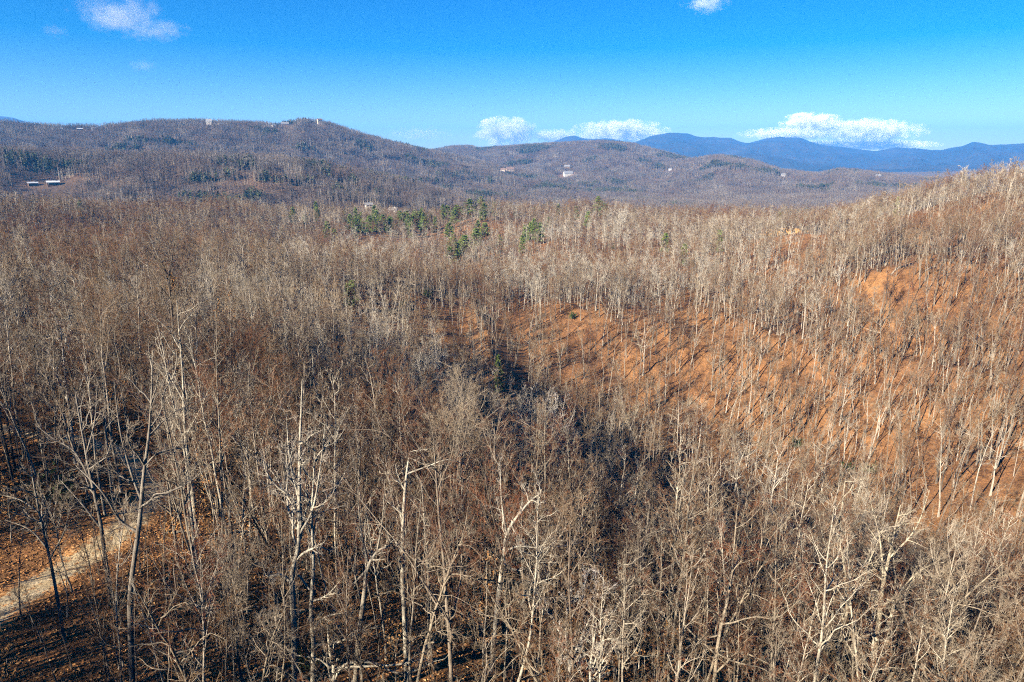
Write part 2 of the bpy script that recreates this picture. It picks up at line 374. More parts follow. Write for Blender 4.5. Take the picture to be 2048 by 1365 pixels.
acr = np.linspace(-1, 1, 13); wid = 2.35 - 1.0 * smooth(60, 110, np.arange(len(rc))) + 0.35 * perlin(np.arange(len(rc)) / 6, 0 * np.arange(len(rc)), 3)
rx = rc[:, None, 0] + nr[:, None, 0] * acr[None] * wid[:, None]; ry = rc[:, None, 1] + nr[:, None, 1] * acr[None] * wid[:, None]
rz = height(rx.ravel(), ry.ravel()).reshape(rx.shape) + 0.075 - 0.05 * np.abs(acr)[None] ** 4 - 0.02 * np.exp(-((np.abs(acr) - 0.5) / 0.15) ** 2)[None]
ii = np.arange(rx.size).reshape(rx.shape)
rme = MB().add(np.stack([rx, ry, rz], -1), np.stack([ii[:-1, :-1], ii[:-1, 1:], ii[1:, 1:], ii[1:, :-1]], -1), 0, True).mesh('road', [M['road']])
la = rme.attributes.new('litter', 'FLOAT', 'POINT')
la.data.foreach_set('value', (np.clip(np.abs(acr) ** 2.2 * 1.25 + 0.34 * np.exp(-(acr / 0.2) ** 2), 0, 1)[None] * np.ones((len(rc), 1))).astype(np.float32).ravel())
tag(obj('dirt_road', rme), kind='structure')
def road_dist(x, y):
    return np.sqrt(((np.asarray(x)[:, None] - rc[None, :, 0]) ** 2 + (np.asarray(y)[:, None] - rc[None, :, 1]) ** 2).min(1))

# ------------------------------------------------------------------ trees
def nrm(a): return a / (np.linalg.norm(a, axis=-1, keepdims=True) + 1e-9)
def paths(g, start, dirs, length, n, wander, up):
    N = len(start); P = np.empty((N, n + 1, 3)); P[:, 0] = start; d = nrm(dirs); st = (length / n)[:, None]
    for k in range(n):
        d = nrm(d + g.normal(0, wander, (N, 3)) + np.array([0, 0, up])); P[:, k + 1] = P[:, k] + d * st
    return P
def interp(P, t):                                  # P (n,m,3), t (n,) in 0..1
    m = P.shape[1] - 1; f = np.clip(t, 0, 0.9999) * m; i = f.astype(int); w_ = (f - i)
    k = np.arange(len(P))
    if P.ndim == 3:
        return P[k, i] * (1 - w_[:, None]) + P[k, i + 1] * w_[:, None], P[k, i + 1] - P[k, i]
    return P[k, i] * (1 - w_) + P[k, i + 1] * w_, None
def offspring(g, P, Rr, k, t0, t1, ang, lf, rf, n, wander, up, rmin, rtip):
    par = np.repeat(np.arange(len(P)), k); N = len(par)
    t = g.uniform(t0, t1, N); s_, tan = interp(P[par], t); r_, _ = interp(Rr[par], t)
    tan = nrm(tan); side = nrm(np.cross(tan, g.normal(0, 1, (N, 3)))); a = np.radians(g.uniform(ang[0], ang[1], N))[:, None]
    plen = np.linalg.norm(np.diff(P, axis=1), axis=2).sum(1)[par]
    ln = plen * lf * g.uniform(0.55, 1.25, N) * (1 - 0.45 * t)
    Q = paths(g, s_, np.cos(a) * tan + np.sin(a) * side, ln, n, wander, up)
    r0 = np.maximum(r_ * rf, rmin)
    rad = r0[:, None] * (1 - np.linspace(0, 1, n + 1))[None] + np.minimum(rtip, r0)[:, None] * np.linspace(0, 1, n + 1)[None]
    return Q, rad, par
SPEC = {   # height, trunk radius, crown base, limbs, limb angle, limb length share, upward pull, crook, branches, twigs, fine twigs
 'poplar': dict(H=25, r=.165, cb=.50, nl=17, ang=(28, 58), ll=.17, up=.10, wn=.16, k2=6, k3=6, k4=5),
 'oak':    dict(H=22, r=.20, cb=.38, nl=14, ang=(40, 78), ll=.34, up=.07, wn=.26, k2=7, k3=7, k4=5),
 'maple':  dict(H=21, r=.135, cb=.36, nl=16, ang=(24, 46), ll=.31, up=.09, wn=.13, k2=7, k3=7, k4=5),
 'pole':   dict(H=20, r=.09, cb=.55, nl=12, ang=(24, 50), ll=.16, up=.10, wn=.15, k2=5, k3=6, k4=5),
 'fork':   dict(H=23, r=.175, cb=.30, nl=9,  ang=(16, 34), ll=.50, up=.06, wn=.15, k2=9, k3=7, k4=5),
}
def grow(seed, kind, lod):
    g = np.random.default_rng(seed); S = SPEC[kind]; H = S['H'] * g.uniform(.95, 1.05)
    n = 12 if lod == 0 else (8 if lod == 1 else 5)
    T = paths(g, np.array([[0, 0, -0.5]]), np.array([[g.normal(0, .05), g.normal(0, .05), 1.]]), np.array([H + .5]), n, 0.055 if kind != 'oak' else .085, 0.05)
    z = np.linspace(0, 1, n + 1); TR = (S['r'] * (1, 1.35, 1.5)[lod] * (1 - z) ** 0.8 + .02)[None]; TR[0, 0] *= 1.35
    nl = int(S['nl'] * (1, .8, .65)[lod])
    t = np.sort(g.uniform(S['cb'], .97, nl)); par = np.zeros(nl, int)
    s_, tan = interp(T[par], t); r_, _ = interp(TR[par], t)
    az = np.arange(nl) * 2.4 + g.uniform(0, 6) ; side = np.c_[np.cos(az), np.sin(az), 0 * az]
    a = np.radians(g.uniform(*S['ang'], nl))[:, None]
    ct = (t - S['cb']) / (1 - S['cb'])
    ln = H * S['ll'] * (1.15 - .75 * ct) * g.uniform(.7, 1.25, nl)
    ns = (8, 5, 3)[lod]
    L = paths(g, s_, np.cos(a) * nrm(tan) + np.sin(a) * side, ln, ns, S['wn'], S['up'])
    q = np.linspace(0, 1, ns + 1)[None]
    LR = np.maximum(r_ * .62, .03)[:, None] * (1 - q) + (.012, .02, .035)[lod] * q
    k2, k3, k4 = S['k2'], S['k3'], S['k4']
    if lod == 0:
        B, BR, pb = offspring(g, L, LR, k2, .18, 1, (25, 62), .46, .55, 5, .17, .06, .016, .007)
        D, DR, pd = offspring(g, B, BR, k3, .15, 1, (25, 60), .46, .6, 3, .18, .05, .009, .005)
        E, ER, pe = offspring(g, D, DR, k4, .1, 1, (22, 55), .55, .7, 2, .16, .05, .006, .0035)
        return dict(T=(T, TR), L=(L, LR), sub=[(B, BR, pb, 4), (D, DR, pb[pd], 3), (E, ER, pb[pd][pe], 3)], nl=nl, H=H)
    if lod == 1:
        B, BR, pb = offspring(g, L, LR, k2, .15, 1, (25, 60), .48, .6, 3, .17, .06, .024, .012)
        D, DR, pd = offspring(g, B, BR, k3 - 1, .1, 1, (22, 58), .56, .7, 2, .16, .05, .019, .009)
        return dict(T=(T, TR), L=(L, LR), sub=[(B, BR, pb, 3), (D, DR, pb[pd], 3)], nl=nl, H=H)
    B, BR, pb = offspring(g, L, LR, k2, .1, 1, (22, 58), .52, .7, 2, .15, .06, .035, .02)
    D, DR, pd = offspring(g, B, BR, 5, .1, 1, (22, 55), .65, .75, 1, .15, .05, .026, .016)
    return dict(T=(T, TR), L=(L, LR), sub=[(B, BR, pb, 3), (D, DR, pb[pd], 3)], nl=nl, H=H)
def one_mesh(name, t, lod, mats):
    b = MB().tubes(*t['T'], (8, 5, 3)[lod], 0, lod == 0).tubes(*t['L'], (5, 3, 3)[lod], 0)
    for k, (P, Rr, _, s_) in enumerate(t['sub']): b.tubes(P, Rr, s_, 1 if k or lod else 0)
    return b.mesh(name, mats)
def parts_of(t):                                   # trunk mesh, then a limb mesh and a twig mesh for each main limb
    mats = [M['bark'], M['twig']]
    trunk = MB().tubes(*t['T'], 9, 0, True).mesh('trunk', mats[:1])
    out = []
    for i in range(t['nl']):
        b = MB().tubes(t['L'][0][i], t['L'][1][i], 6, 0, True); c = MB()
        for k, (P, Rr, own, s_) in enumerate(t['sub']):
            m = own == i
            (b if k == 0 else c).tubes(P[m], Rr[m], s_, 0)
        out.append((b.mesh('limb', mats[:1]), c.mesh('twigs', mats[1:])))
    return trunk, out
def crown_of(t):
    mats = [M['bark'], M['twig']]
    trunk = MB().tubes(*t['T'], 8, 0, True).mesh('trunk', mats[:1])
    b = MB().tubes(*t['L'], 5, 0); c = MB()
    for k, (P, Rr, _, s_) in enumerate(t['sub']): (c if k else b).tubes(P, Rr, 3, 0)
    return trunk, (b.mesh('crown', mats[:1]), c.mesh('twigs', mats[1:]))

def place_tree(name, label, group, loc, rz, sc, protos, bark, twig, tilt=(0, 0)):
    root = obj(name, None); root.empty_display_size = 0.5
    root.location = loc; root.rotation_euler = (tilt[0], tilt[1], rz); root.scale = sc
    tag(root, label, 'tree', group)
    trunk, rest = protos
    o = obj('trunk', trunk, root); o.color = (*bark, 1)
    if isinstance(rest, list):
        for lm, tw in rest:
            o = obj('limb', lm, root); o.color = (*bark, 1)
            q = obj('twigs', tw, o); q.color = (*twig, 1)
    else:
        o = obj('crown', rest[0], root); o.color = (*bark, 1)
        q = obj('twigs', rest[1], o); q.color = (*twig, 1)
    return root
def instancer(name, P, rz, sc, idx, protos, label, cat):
    col = bpy.data.collections.new(name + '_kinds')
    for o in protos: col.objects.link(o)
    me = bpy.data.meshes.new(name); me.vertices.add(len(P)); me.vertices.foreach_set('co', np.asarray(P, float).ravel())
    for nm, ty, a in (('rz', 'FLOAT', rz), ('sc', 'FLOAT', sc), ('pick', 'INT', idx)):
        at_ = me.attributes.new(nm, ty, 'POINT'); at_.data.foreach_set('value', np.asarray(a, np.int32 if ty == 'INT' else np.float32))
    o = obj(name, me); tag(o, label, cat, kind='stuff')
    ng = bpy.data.node_groups.new(name, 'GeometryNodeTree')
    ng.interface.new_socket('Geometry', in_out='INPUT', socket_type='NodeSocketGeometry')
    ng.interface.new_socket('Geometry', in_out='OUTPUT', socket_type='NodeSocketGeometry')
    n, l = ng.nodes, ng.links
    gi, go = n.new('NodeGroupInput'), n.new('NodeGroupOutput')
    ci = n.new('GeometryNodeCollectionInfo'); ci.inputs['Collection'].default_value = col
    ci.inputs['Separate Children'].default_value = True; ci.inputs['Reset Children'].default_value = True
    ip = n.new('GeometryNodeInstanceOnPoints'); ip.inputs['Pick Instance'].default_value = True
    def attr(nm, ty):
        a = n.new('GeometryNodeInputNamedAttribute'); a.data_type = ty; a.inputs['Name'].default_value = nm; return a.outputs['Attribute']
    cx = n.new('ShaderNodeCombineXYZ'); l.new(attr('rz', 'FLOAT'), cx.inputs[2])
    l.new(gi.outputs[0], ip.inputs['Points']); l.new(ci.outputs[0], ip.inputs['Instance'])
    l.new(attr('pick', 'INT'), ip.inputs['Instance Index']); l.new(cx.outputs[0], ip.inputs['Rotation']); l.new(attr('sc', 'FLOAT'), ip.inputs['Scale'])
    l.new(ip.outputs[0], go.inputs[0])
    md = o.modifiers.new('scatter', 'NODES'); md.node_group = ng
    return o

KINDS = ['poplar', 'poplar', 'oak', 'maple', 'maple', 'pole', 'fork']
near_t = [grow(100 + i, k, 0) for i, k in enumerate(KINDS)]
near_parts = [parts_of(t) for t in near_t]
mid0_t = [grow(200 + i, k, 0) for i, k in enumerate(KINDS)]
mid0_parts = [crown_of(t) for t in mid0_t]
stuff0 = [obj('near_kind_%02d' % i, one_mesh('near_kind', t, 0, [M['bark_far'], M['twig_far']]), link=False) for i, t in enumerate(mid0_t)]
K1 = KINDS + ['poplar', 'oak', 'pole']
stuff1 = [obj('mid_kind_%02d' % i, one_mesh('mid_kind', grow(300 + i, k, 1), 1, [M['bark_far'], M['twig_far']]), link=False) for i, k in enumerate(K1)]
stuff2 = [obj('far_kind_%02d' % i, one_mesh('far_kind', grow(400 + i, k, 2), 2, [M['bark_far'], M['twig_far']]), link=False) for i, k in enumerate(K1)]

# --- hand-placed trees, each with the trunk line and limbs of the photograph, standing on the ground
PALE, GREY, DARK, WHITE = (.42, .38, .31), (.30, .265, .215), (.13, .105, .085), (.62, .58, .51)
TW_GREY, TW_RED, TW_BROWN, TW_PALE = (.22, .18, .135), (.20, .10, .06), (.16, .10, .065), (.34, .29, .24)
hero_xy = []
def hero(label, base, trunk, limbs, r0, bark, twig, seed, dens=1.0, reach=1.0, base_y=None):
    g = np.random.default_rng(seed)
    b0 = hit(*base)
    if base_y is not None:
        q = at(base[0], base[1], base_y); b0 = np.array([q[0], q[1], h1(q[0], q[1])])
    hero_xy.append(b0[:2]); y0 = b0[1]
    def world(pl, first=None):
        pts = []
        for k, e in enumerate(pl):
            dd = e[2] if len(e) > 2 else 0.0
            q = at(e[0], e[1], y0 + dd); q[2] += CZ; pts.append(q)
        if first is not None: pts.insert(0, first)
        return np.array(pts)
    TW = world(trunk); TW = np.vstack([b0 - [0, 0, .5], TW]) if TW[0, 2] > b0[2] + .8 else np.vstack([b0 - [0, 0, .5], TW[1:]])
    T = spline(TW, 5); T = T + np.cumsum(g.normal(0, .012, T.shape), 0) * np.linspace(0, 1, len(T))[:, None]
    org = b0
    root = obj('bare_tree', None); root.location = org; tag(root, label, 'tree', 'prominent bare trees on the near slope')
    r0 *= .78; bark = tuple(c_ * .85 for c_ in bark); n = len(T); TR = r0 * (1 - np.linspace(0, 1, n)) ** .75 + .025; TR[0] *= 1.4
    o = obj('trunk', MB().tubes(T - org, TR, 9, 0, True).mesh('trunk', [M['bark']]), root); o.color = (*bark, 1)
    ls = []
    for lb in limbs:
        W = world(lb); k = np.argmin(((T - W[0]) ** 2).sum(1)); W[0] = T[k]
        P = spline(W, 5); ls.append((P, TR[k] * .62))
    kt = max(2, int(4 * reach))                    # the top of the trunk carries smaller limbs of its own
    top = T[int(n * .45):]; tl = np.linalg.norm(np.diff(top, axis=0), axis=1).sum()
    L, LR, _ = offspring(g, top[None], TR[None, int(n * .45):], int(9 * dens), .05, 1, (26, 60), .42 * reach, .55, 7, .17, .07, .03, .012)
    for i in range(len(L)): ls.append((L[i], LR[i, 0]))
    for P, r_ in ls:
        m = len(P); PR = (r_ * (1 - np.linspace(0, 1, m)) ** .8 + .012)
        o = obj('limb', None, root)
        B, BR, pb = offspring(g, P[None], PR[None], int(9 * dens) + 1, .2, 1, (25, 65), .34, .55, 5, .19, .06, .015, .007)
        D, DR, pd = offspring(g, B, BR, 6, .15, 1, (25, 60), .46, .6, 3, .18, .05, .009, .005)
        E, ER, pe = offspring(g, D, DR, 4, .1, 1, (22, 55), .55, .7, 2, .16, .05, .006, .0035)
        bpy.data.objects.remove(o)
        o = obj('limb', MB().tubes(P - org, PR, 6, 0, True).tubes(B - org, BR, 4, 0).mesh('limb', [M['bark']]), root); o.color = (*bark, 1)
        q = obj('twigs', MB().tubes(D - org, DR, 3, 0).tubes(E - org, ER, 3, 0).mesh('twigs', [M['twig']]), o); q.color = (*twig, 1)

hero('tall dark-trunked tree with pale forked top standing below the dirt road', (266,1440), [(266,1440),(262,1290),(262,1180),(280,1040),(288,950),(300,850),(306,700)],
     [[(284,1005),(262,945),(240,860),(228,760)], [(290,930),(320,905),(375,895,1)], [(275,1060),(240,1040),(205,985,-1),(150,930)]], .20, (.24,.21,.175), TW_GREY, 11, 1.0, .9)
hero('tree with a leaning dark trunk at the near edge of the dirt road', (222,1200), [(222,1200),(212,1130),(200,1040),(180,950),(165,880),(148,780)],
     [[(182,960),(150,905),(110,880),(70,850)], [(172,905),(190,840),(195,760)], [(205,1060),(165,1010),(120,960,2)]], .19, (.26,.23,.195), TW_GREY, 12)
hero('pale straight tree with peeling light bark standing right of the dirt road', (392,1075), [(392,1075),(388,1010),(375,920),(368,840),(362,740),(350,600)],
     [[(372,870),(400,820),(430,750)], [(366,800),(335,740),(310,660)]], .27, PALE, TW_BROWN, 13)
hero('large pale grey tree with curved side limbs low left of centre', (590,1370), [(590,1370),(588,1250),(585,1150),(597,1090),(600,980),(602,870),(606,760)],
     [[(590,1130),(610,1105),(640,1095),(665,1105,1)], [(586,1160),(560,1150),(535,1152),(525,1130)], [(598,1060),(625,1020),(640,940),(650,850)], [(600,1000),(580,920),(572,820)]], .25, PALE, TW_PALE, 14, 1.1)
hero('pale tree beside the large curved-limb tree with stubby bent side limbs', (625,1375), [(625,1375),(627,1290),(622,1220),(626,1130),(622,1030),(628,900)],
     [[(627,1290),(660,1290),(700,1275),(745,1255,1)], [(628,1260),(650,1235),(690,1225)], [(622,1205),(655,1190),(690,1150)]], .2, PALE, TW_GREY, 15)
hero('pale tree whose white limb arches out to the right at lower centre', (980,1345), [(980,1345),(992,1240),(1000,1170),(1006,1115),(1016,1060),(1050,1012),(1080,985)],
     [[(1006,1115),(1018,1100),(1040,1093),(1080,1096),(1130,1092,1),(1160,1086,2)], [(1020,1055),(1035,1075),(1050,1090)], [(1012,1075),(1004,1010),(1000,930)], [(1004,1130),(1022,1138),(1045,1142)]], .24, (.50,.455,.38), TW_PALE, 16, .8, .8)
hero('tall straight tree with two bent branches at its broken top', (814,1370), [(814,1370),(812,1290),(806,1180),(806,1060),(812,960),(820,900)],
     [[(810,950),(850,935),(895,920),(932,930,1)], [(820,905),(840,900),(868,898)], [(818,915),(850,930)]], .24, PALE, TW_BROWN, 17, .8, .6)
hero('tree with an angular kinked trunk left of the snag at bottom centre', (708,1390), [(708,1390),(716,1290),(728,1190),(734,1140),(752,1105),(770,1095),(790,1080,1)],
     [[(734,1140),(700,1175),(678,1190)], [(735,1130),(722,1060),(715,980)], [(752,1105),(765,1040),(770,960)]], .22, GREY, TW_BROWN, 18)
hero('bare broken snag pole with orange-tinted bark at bottom centre', (898,1400), [(898,1400),(899,1300),(900,1210)], [], .15, (.48,.37,.27), TW_BROWN, 19, .12, .1)
hero('slim dark tree leaning slightly with crown above the broken snag', (860,1330), [(860,1330),(858,1240),(856,1140),(850,1040),(845,960)],
     [[(856,1120),(880,1060),(890,990)]], .16, GREY, TW_RED, 20)
hero('massive pale spreading tree with many crooked limbs at lower right', (1742,1440), [(1742,1440),(1748,1330),(1758,1240),(1764,1180),(1780,1100),(1800,1010)],
     [[(1752,1270),(1800,1245),(1850,1210,1),(1900,1190,2),(1950,1170)], [(1758,1220),(1795,1190),(1830,1150),(1880,1120,-2)], [(1762,1190),(1730,1160),(1700,1150),(1660,1160,2)], [(1766,1160),(1760,1080),(1740,1000)], [(1775,1120),(1830,1060),(1860,980)]], .30, (.44,.385,.29), (.29,.235,.18), 21, 1.4)
hero('pale forked tree just left of the massive spreading tree', (1662,1440), [(1662,1440),(1672,1350),(1684,1270),(1700,1200),(1720,1160)],
     [[(1680,1290),(1720,1275),(1760,1262),(1800,1240,1)], [(1695,1220),(1690,1140),(1672,1060)], [(1704,1190),(1740,1120),(1770,1050)]], .24, (.46,.405,.31), TW_PALE, 22, 1.1)
hero('straight tan tree at the left of the lower right cluster', (1645,1420), [(1645,1420),(1655,1300),(1665,1220),(1672,1150),(1680,1060),(1690,960)],
     [[(1668,1190),(1700,1150),(1740,1128),(1790,1120,1)], [(1672,1150),(1650,1090),(1635,1020)]], .23, (.41,.355,.27), TW_GREY, 23, 1.1)
hero('thick twin tree touching the right side of the massive spreading tree', (1765,1420), [(1765,1420),(1772,1320),(1780,1240),(1800,1200),(1830,1150)],
     [[(1780,1240),(1790,1180),(1786,1100)], [(1800,1200),(1850,1185),(1890,1150)]], .22, (.43,.375,.285), TW_GREY, 24, 1.0)
hero('pale tree split into two long bare arms above the dark hollow', (1546,1235), [(1546,1235),(1550,1190),(1562,1120),(1570,1070),(1572,1010),(1575,940)],
     [[(1556,1170),(1585,1130),(1625,1105),(1662,1096)], [(1567,1090),(1545,1098),(1526,1080),(1518,1060)], [(1565,1110),(1600,1080),(1640,1060,2)]], .24, (.48,.43,.34), TW_PALE, 25, .7, .8)
hero('bleached white dead tree leaning at the right edge', (1950,1300), [(1950,1300),(1956,1240),(1968,1190),(1980,1150),(1984,1120)],
     [[(1962,1215),(1990,1180),(2015,1155)], [(1972,1185),(1960,1160)]], .17, (.80,.76,.70), WHITE, 26, .3, .4)
hero('tree with heavy crooked limbs reaching in at the right edge', (2040,1420), [(2040,1420),(2020,1350),(2005,1290),(2030,1240),(2060,1200)],
     [[(2008,1290),(2040,1270),(2090,1260)], [(2006,1300),(1980,1260),(1950,1245)], [(2015,1270),(2000,1220),(2010,1160)]], .24, (.35,.30,.23), TW_GREY, 27)
hero('whitish many-stemmed tree with pale twigs rising above the ravine', (1096,985), [(1096,985),(1098,930),(1104,870),(1112,800)],
     [[(1098,950),(1075,890),(1062,830),(1058,800)], [(1100,920),(1130,870),(1150,820)], [(1102,890),(1090,840),(1086,790)], [(1100,905),(1120,850),(1130,795)]], .20, (.58,.53,.47), (.60,.54,.49), 28, 1.0)
hero('pale tree with a wide V fork left of the two bare arms', (1392,1095), [(1392,1095),(1390,1040),(1392,1010),(1388,960),(1386,905)],
     [[(1392,1020),(1410,985),(1432,950),(1450,920)], [(1390,1030),(1372,980),(1365,930)]], .22, (.55,.50,.42), TW_PALE, 29)
hero('white-limbed many-forked tree right of the wide V fork tree', (1556,1120), [(1556,1120),(1548,1060),(1542,1010),(1550,960),(1556,910)],
     [[(1544,1020),(1528,980),(1514,940),(1505,915)], [(1545,1040),(1530,1000),(1520,985)], [(1552,980),(1575,940),(1590,900)]], .24, (.60,.55,.47), TW_PALE, 30)
hero('broad dark-limbed oak crown high on the left slope', (352,850), [(352,850),(348,760),(346,690),(345,630),(340,560),(350,480)],
     [[(346,680),(310,640),(280,600),(258,560)], [(346,650),(380,620),(400,570),(408,530)], [(345,640),(325,590),(318,540)], [(344,610),(365,570),(370,510)], [(347,700),(400,690),(440,680,2)]], .27, DARK, (.25,.19,.12), 31, 1.1)
hero('pale tree bending left with white fan of twigs at bottom centre', (1150,1480), [(1150,1480),(1142,1400),(1138,1330),(1130,1260),(1140,1180)],
     [[(1138,1330),(1165,1270),(1190,1210),(1200,1160)], [(1135,1290),(1100,1230),(1085,1180)], [(1132,1260),(1160,1200),(1178,1140)]], .17, (.52,.48,.42), (.56,.50,.46), 32, 1.3, base_y=40)
hero('pale bushy tree at the bottom edge beside the white fan of twigs', (1185,1500), [(1185,1500),(1182,1420),(1180,1330),(1190,1250)],
     [[(1180,1360),(1215,1310),(1250,1270)], [(1182,1390),(1150,1330),(1130,1290)], [(1183,1340),(1205,1280),(1215,1230)]], .16, (.50,.46,.38), (.50,.45,.38), 33, 1.3, base_y=37)
hero('tree at the bottom left edge stretching one long white limb across', (655,1470), [(655,1470),(662,1390),(668,1345),(660,1300),(655,1240)],
     [[(664,1360),(690,1330),(740,1325),(790,1345),(830,1342),(865,1325),(890,1318)], [(740,1325),(790,1330),(840,1320),(858,1318)], [(668,1345),(640,1320),(600,1312)]], .22, (.50,.45,.36), TW_GREY, 34, .7, .8, base_y=37)
hero('pale tree throwing two long white limbs rightward at left of centre', (634,930), [(634,930),(632,870),(630,820),(628,770),(625,700)],
     [[(630,815),(655,800),(690,785),(722,778)], [(632,862),(660,852),(700,846),(730,825)]], .22, (.50,.46,.38), TW_BROWN, 35)
hero('white pencil-thin tree with upright limbs on the left slope', (150,930), [(150,930),(145,870),(135,790),(128,720),(120,640)],
     [[(140,840),(160,780),(175,720)], [(137,800),(112,750),(95,700)]], .18, (.58,.54,.48), TW_GREY, 36)
hero('pale young tree standing left of the dirt road with thin drooping twigs', (130,1290), [(130,1290),(112,1180),(92,1080),(75,1010),(62,930)],
     [[(95,1090),(60,1060),(10,1040)], [(100,1120),(130,1060),(140,1000)], [(80,1030),(40,1000),(0,990)]], .12, GREY, TW_GREY, 37)
HXY = np.array(hero_xy)

# --- scattered bare trees
def jitter_grid(x0, x1, y0, y1, s):
    X, Y = np.meshgrid(np.arange(x0, x1, s), np.arange(y0, y1, s))
    return X.ravel() + rng.uniform(-.45, .45, X.size) * s, Y.ravel() + rng.uniform(-.45, .45, X.size) * s
HOUSE_CLEAR = []                                   # filled before the scatter: x, y, radius
sun_seg = rc[int(14 * 2.6):int(14 * 5.2):4]
def thin(x, y, keep_near=0):
    """share of trees kept: open on the bare slope, none on road and clay"""
    p = np.ones(len(x))
    for (ux, vy, ra, f) in OPEN:
        d = np.hypot(x - ux, y - vy) / ra; p *= 1 - (1 - f) * np.exp(-d ** 2)
    for cx_, cy_, rad, st in CLAY:
        d = np.hypot(x - cx_, y - cy_) / rad; p *= np.where(d < .8, .12 if st > .8 else .85, 1)
    p = np.where(road_dist(x, y) < 2.6, 0, p)
    for t in (3, 7, 11, 16, 21, 26, 31, 36, 41, 46, 51):           # a break in the wood lets the sun reach the track
        m = np.sqrt(((x[:, None] - (sun_seg[None, :, 0] + sv.x / math.hypot(sv.x, sv.y) * t)) ** 2 + (y[:, None] - (sun_seg[None, :, 1] + sv.y / math.hypot(sv.x, sv.y) * t)) ** 2).min(1)) < 3.0
        p = np.where(m, p * .06, p)
    for cx_, cy_, rad in CON_CLEAR:
        q = math.hypot(cx_, cy_); ux, uy = cx_ / q, cy_ / q
        al = (x - cx_) * ux + (y - cy_) * uy; ac = np.abs((x - cx_) * uy - (y - cy_) * ux)
        p = np.where((ac < rad * .8) & (al > -45) & (al < 4), p * .6, p)
    for cx_, cy_, rad in HOUSE_CLEAR:
        rad += keep_near
        q = math.hypot(cx_, cy_); ux, uy = cx_ / q, cy_ / q
        al = (x - cx_) * ux + (y - cy_) * uy; ac = np.abs((x - cx_) * uy - (y - cy_) * ux)
        p = np.where((ac < rad) & (al > -rad * 2.6) & (al < rad * .8), 0, p)
    return p
OPEN = [(*hit(u, v)[:2], ra, f) for u, v, ra, f in [(1200,690,40,.74),(1000,680,40,.7),(1480,800,45,.9),(1320,720,40,.76),(880,660,30,.6),(1680,850,36,.92),(1850,500,12,1),(1500,930,22,.6),(1800,930,24,.85),(1950,950,24,.9),(1350,960,16,.5),(1990,1130,20,.5),(720,740,14,.25)]] + [(*at(u, 470, yy)[:2], 9 if yy > 315 else 12, .05 if yy > 315 else .62) for u in (1545, 1575, 1605, 1632) for yy in (280, 302, 320, 336, 352, 366)]

house_spots = [  # pixel, width m, kind, turn, label
 (640,244,16,'tower',.3,'tall pale lodge house on the highest point of the left ridge'),
 (570,249,24,'dark',.1,'long dark-roofed house on the bare clearing of the left ridge'),
 (548,245,12,'white',.4,'small white house behind the dark-roofed ridge house'),
 (474,246,14,'white',.2,'small white-walled house between two ridge-top houses'),
 (419,245,17,'gable',-.3,'grey steep-gabled house on the left ridge top'),
 (160,250,14,'whiteroof',.1,'white-roofed house at the left end of the ridge'),
 (188,251,10,'white',.1,'tiny white shed beside the white-roofed ridge house'),
 (122,252,9,'whiteroof',0,'low pale-roofed building leftmost on the ridge crest'),
 (1020,343,24,'tan',.2,'large tan house with peaked roof on the middle hill'),
 (1006,344,14,'tan',-.2,'smaller tan wing house left of the large tan house'),
 (1136,353,28,'white',.3,'large cream house on the hill right of the tan houses'),
 (1134,338,18,'dark',.0,'dark-roofed house above the cream house'),
 (1104,336,14,'white',.0,'tiny pale house uphill of the tan and cream houses'),
 (1340,341,14,'white',.2,'lone white cottage on the right side of middle hill'),
 (1566,354,18,'white',.2,'white house above the orange cut on the right hill'),
 (1500,356,10,'white',.2,'small white hut left of the house above the orange cut'),
 (1756,356,20,'dark',.1,'dark-roofed house at the right end of far hill'),
 (1772,356,12,'tan',.1,'tan house beside the dark-roofed house on far hill'),
 (107,372,13,'whiteroof',.05,'long low building with bright white roof in the left woods'),
 (66,372,10,'whiteroof',.2,'small building left of the bright white roof'),
 (532,431,12,'whiteroof',.1,'pale roof half hidden in the woods below the left hill'),
 (787,428,11,'white',-.5,'white gabled house among the green pines'),
 (738,418,9,'white',.2,'small white building left of the house among pines'),
 (808,432,7,'dark',.2,'little dark shed right of the white gabled house'),
 (1230,414,13,'tan',.1,'tan-roofed house peeking over the middle woods'),
]
con_spots = [(652,432,480,.7,0),(668,440,470,.6,2),(700,428,500,.62,1),(560,448,430,.55,2),(585,425,520,.6,0),(800,420,540,.95,0),(812,418,545,1.0,0),(822,420,538,1.0,2),(833,422,540,.9,0),(845,424,536,.8,2),
             (765,440,500,.8,1),(752,436,520,.7,3),(780,436,515,.8,0),(720,425,520,.6,0),(905,440,420,.95,1),(915,452,400,1.0,0),(925,448,410,.9,3),(898,462,390,.8,2),(895,415,540,.9,1),(915,412,550,.9,0),(938,410,555,.95,1),(955,412,560,.9,0),
             (990,410,590,.6,0),(1030,408,600,.6,2),(1070,405,600,.75,0),(1135,404,600,.8,0),(1205,418,560,.85,0),(1212,420,555,.8,2),(1195,424,540,.7,1),(1442,456,330,.5,2),(1372,478,330,.6,2),(1270,404,610,.5,0),(1330,398,620,.5,2),
             (1060,465,440,.7,1),(1080,462,435,.75,0),(1045,470,420,.6,2),(1000,450,440,.5,0),(700,588,205,.55,0),(997,722,180,.33,2),(155,385,430,.55,0),(470,396,700,.7,0),(478,402,690,.5,2),(1797,392,380,.4,2),(1560,425,500,.6,2),(300,415,520,.5,0),(1330,495,360,.5,1)]
g_ = np.random.default_rng(77)
for _ in range(26): con_spots.append((float(g_.uniform(600, 880)), float(g_.uniform(416, 442)), float(g_.uniform(480, 570)), float(g_.uniform(.45, .8)), int(g_.integers(0, 3))))
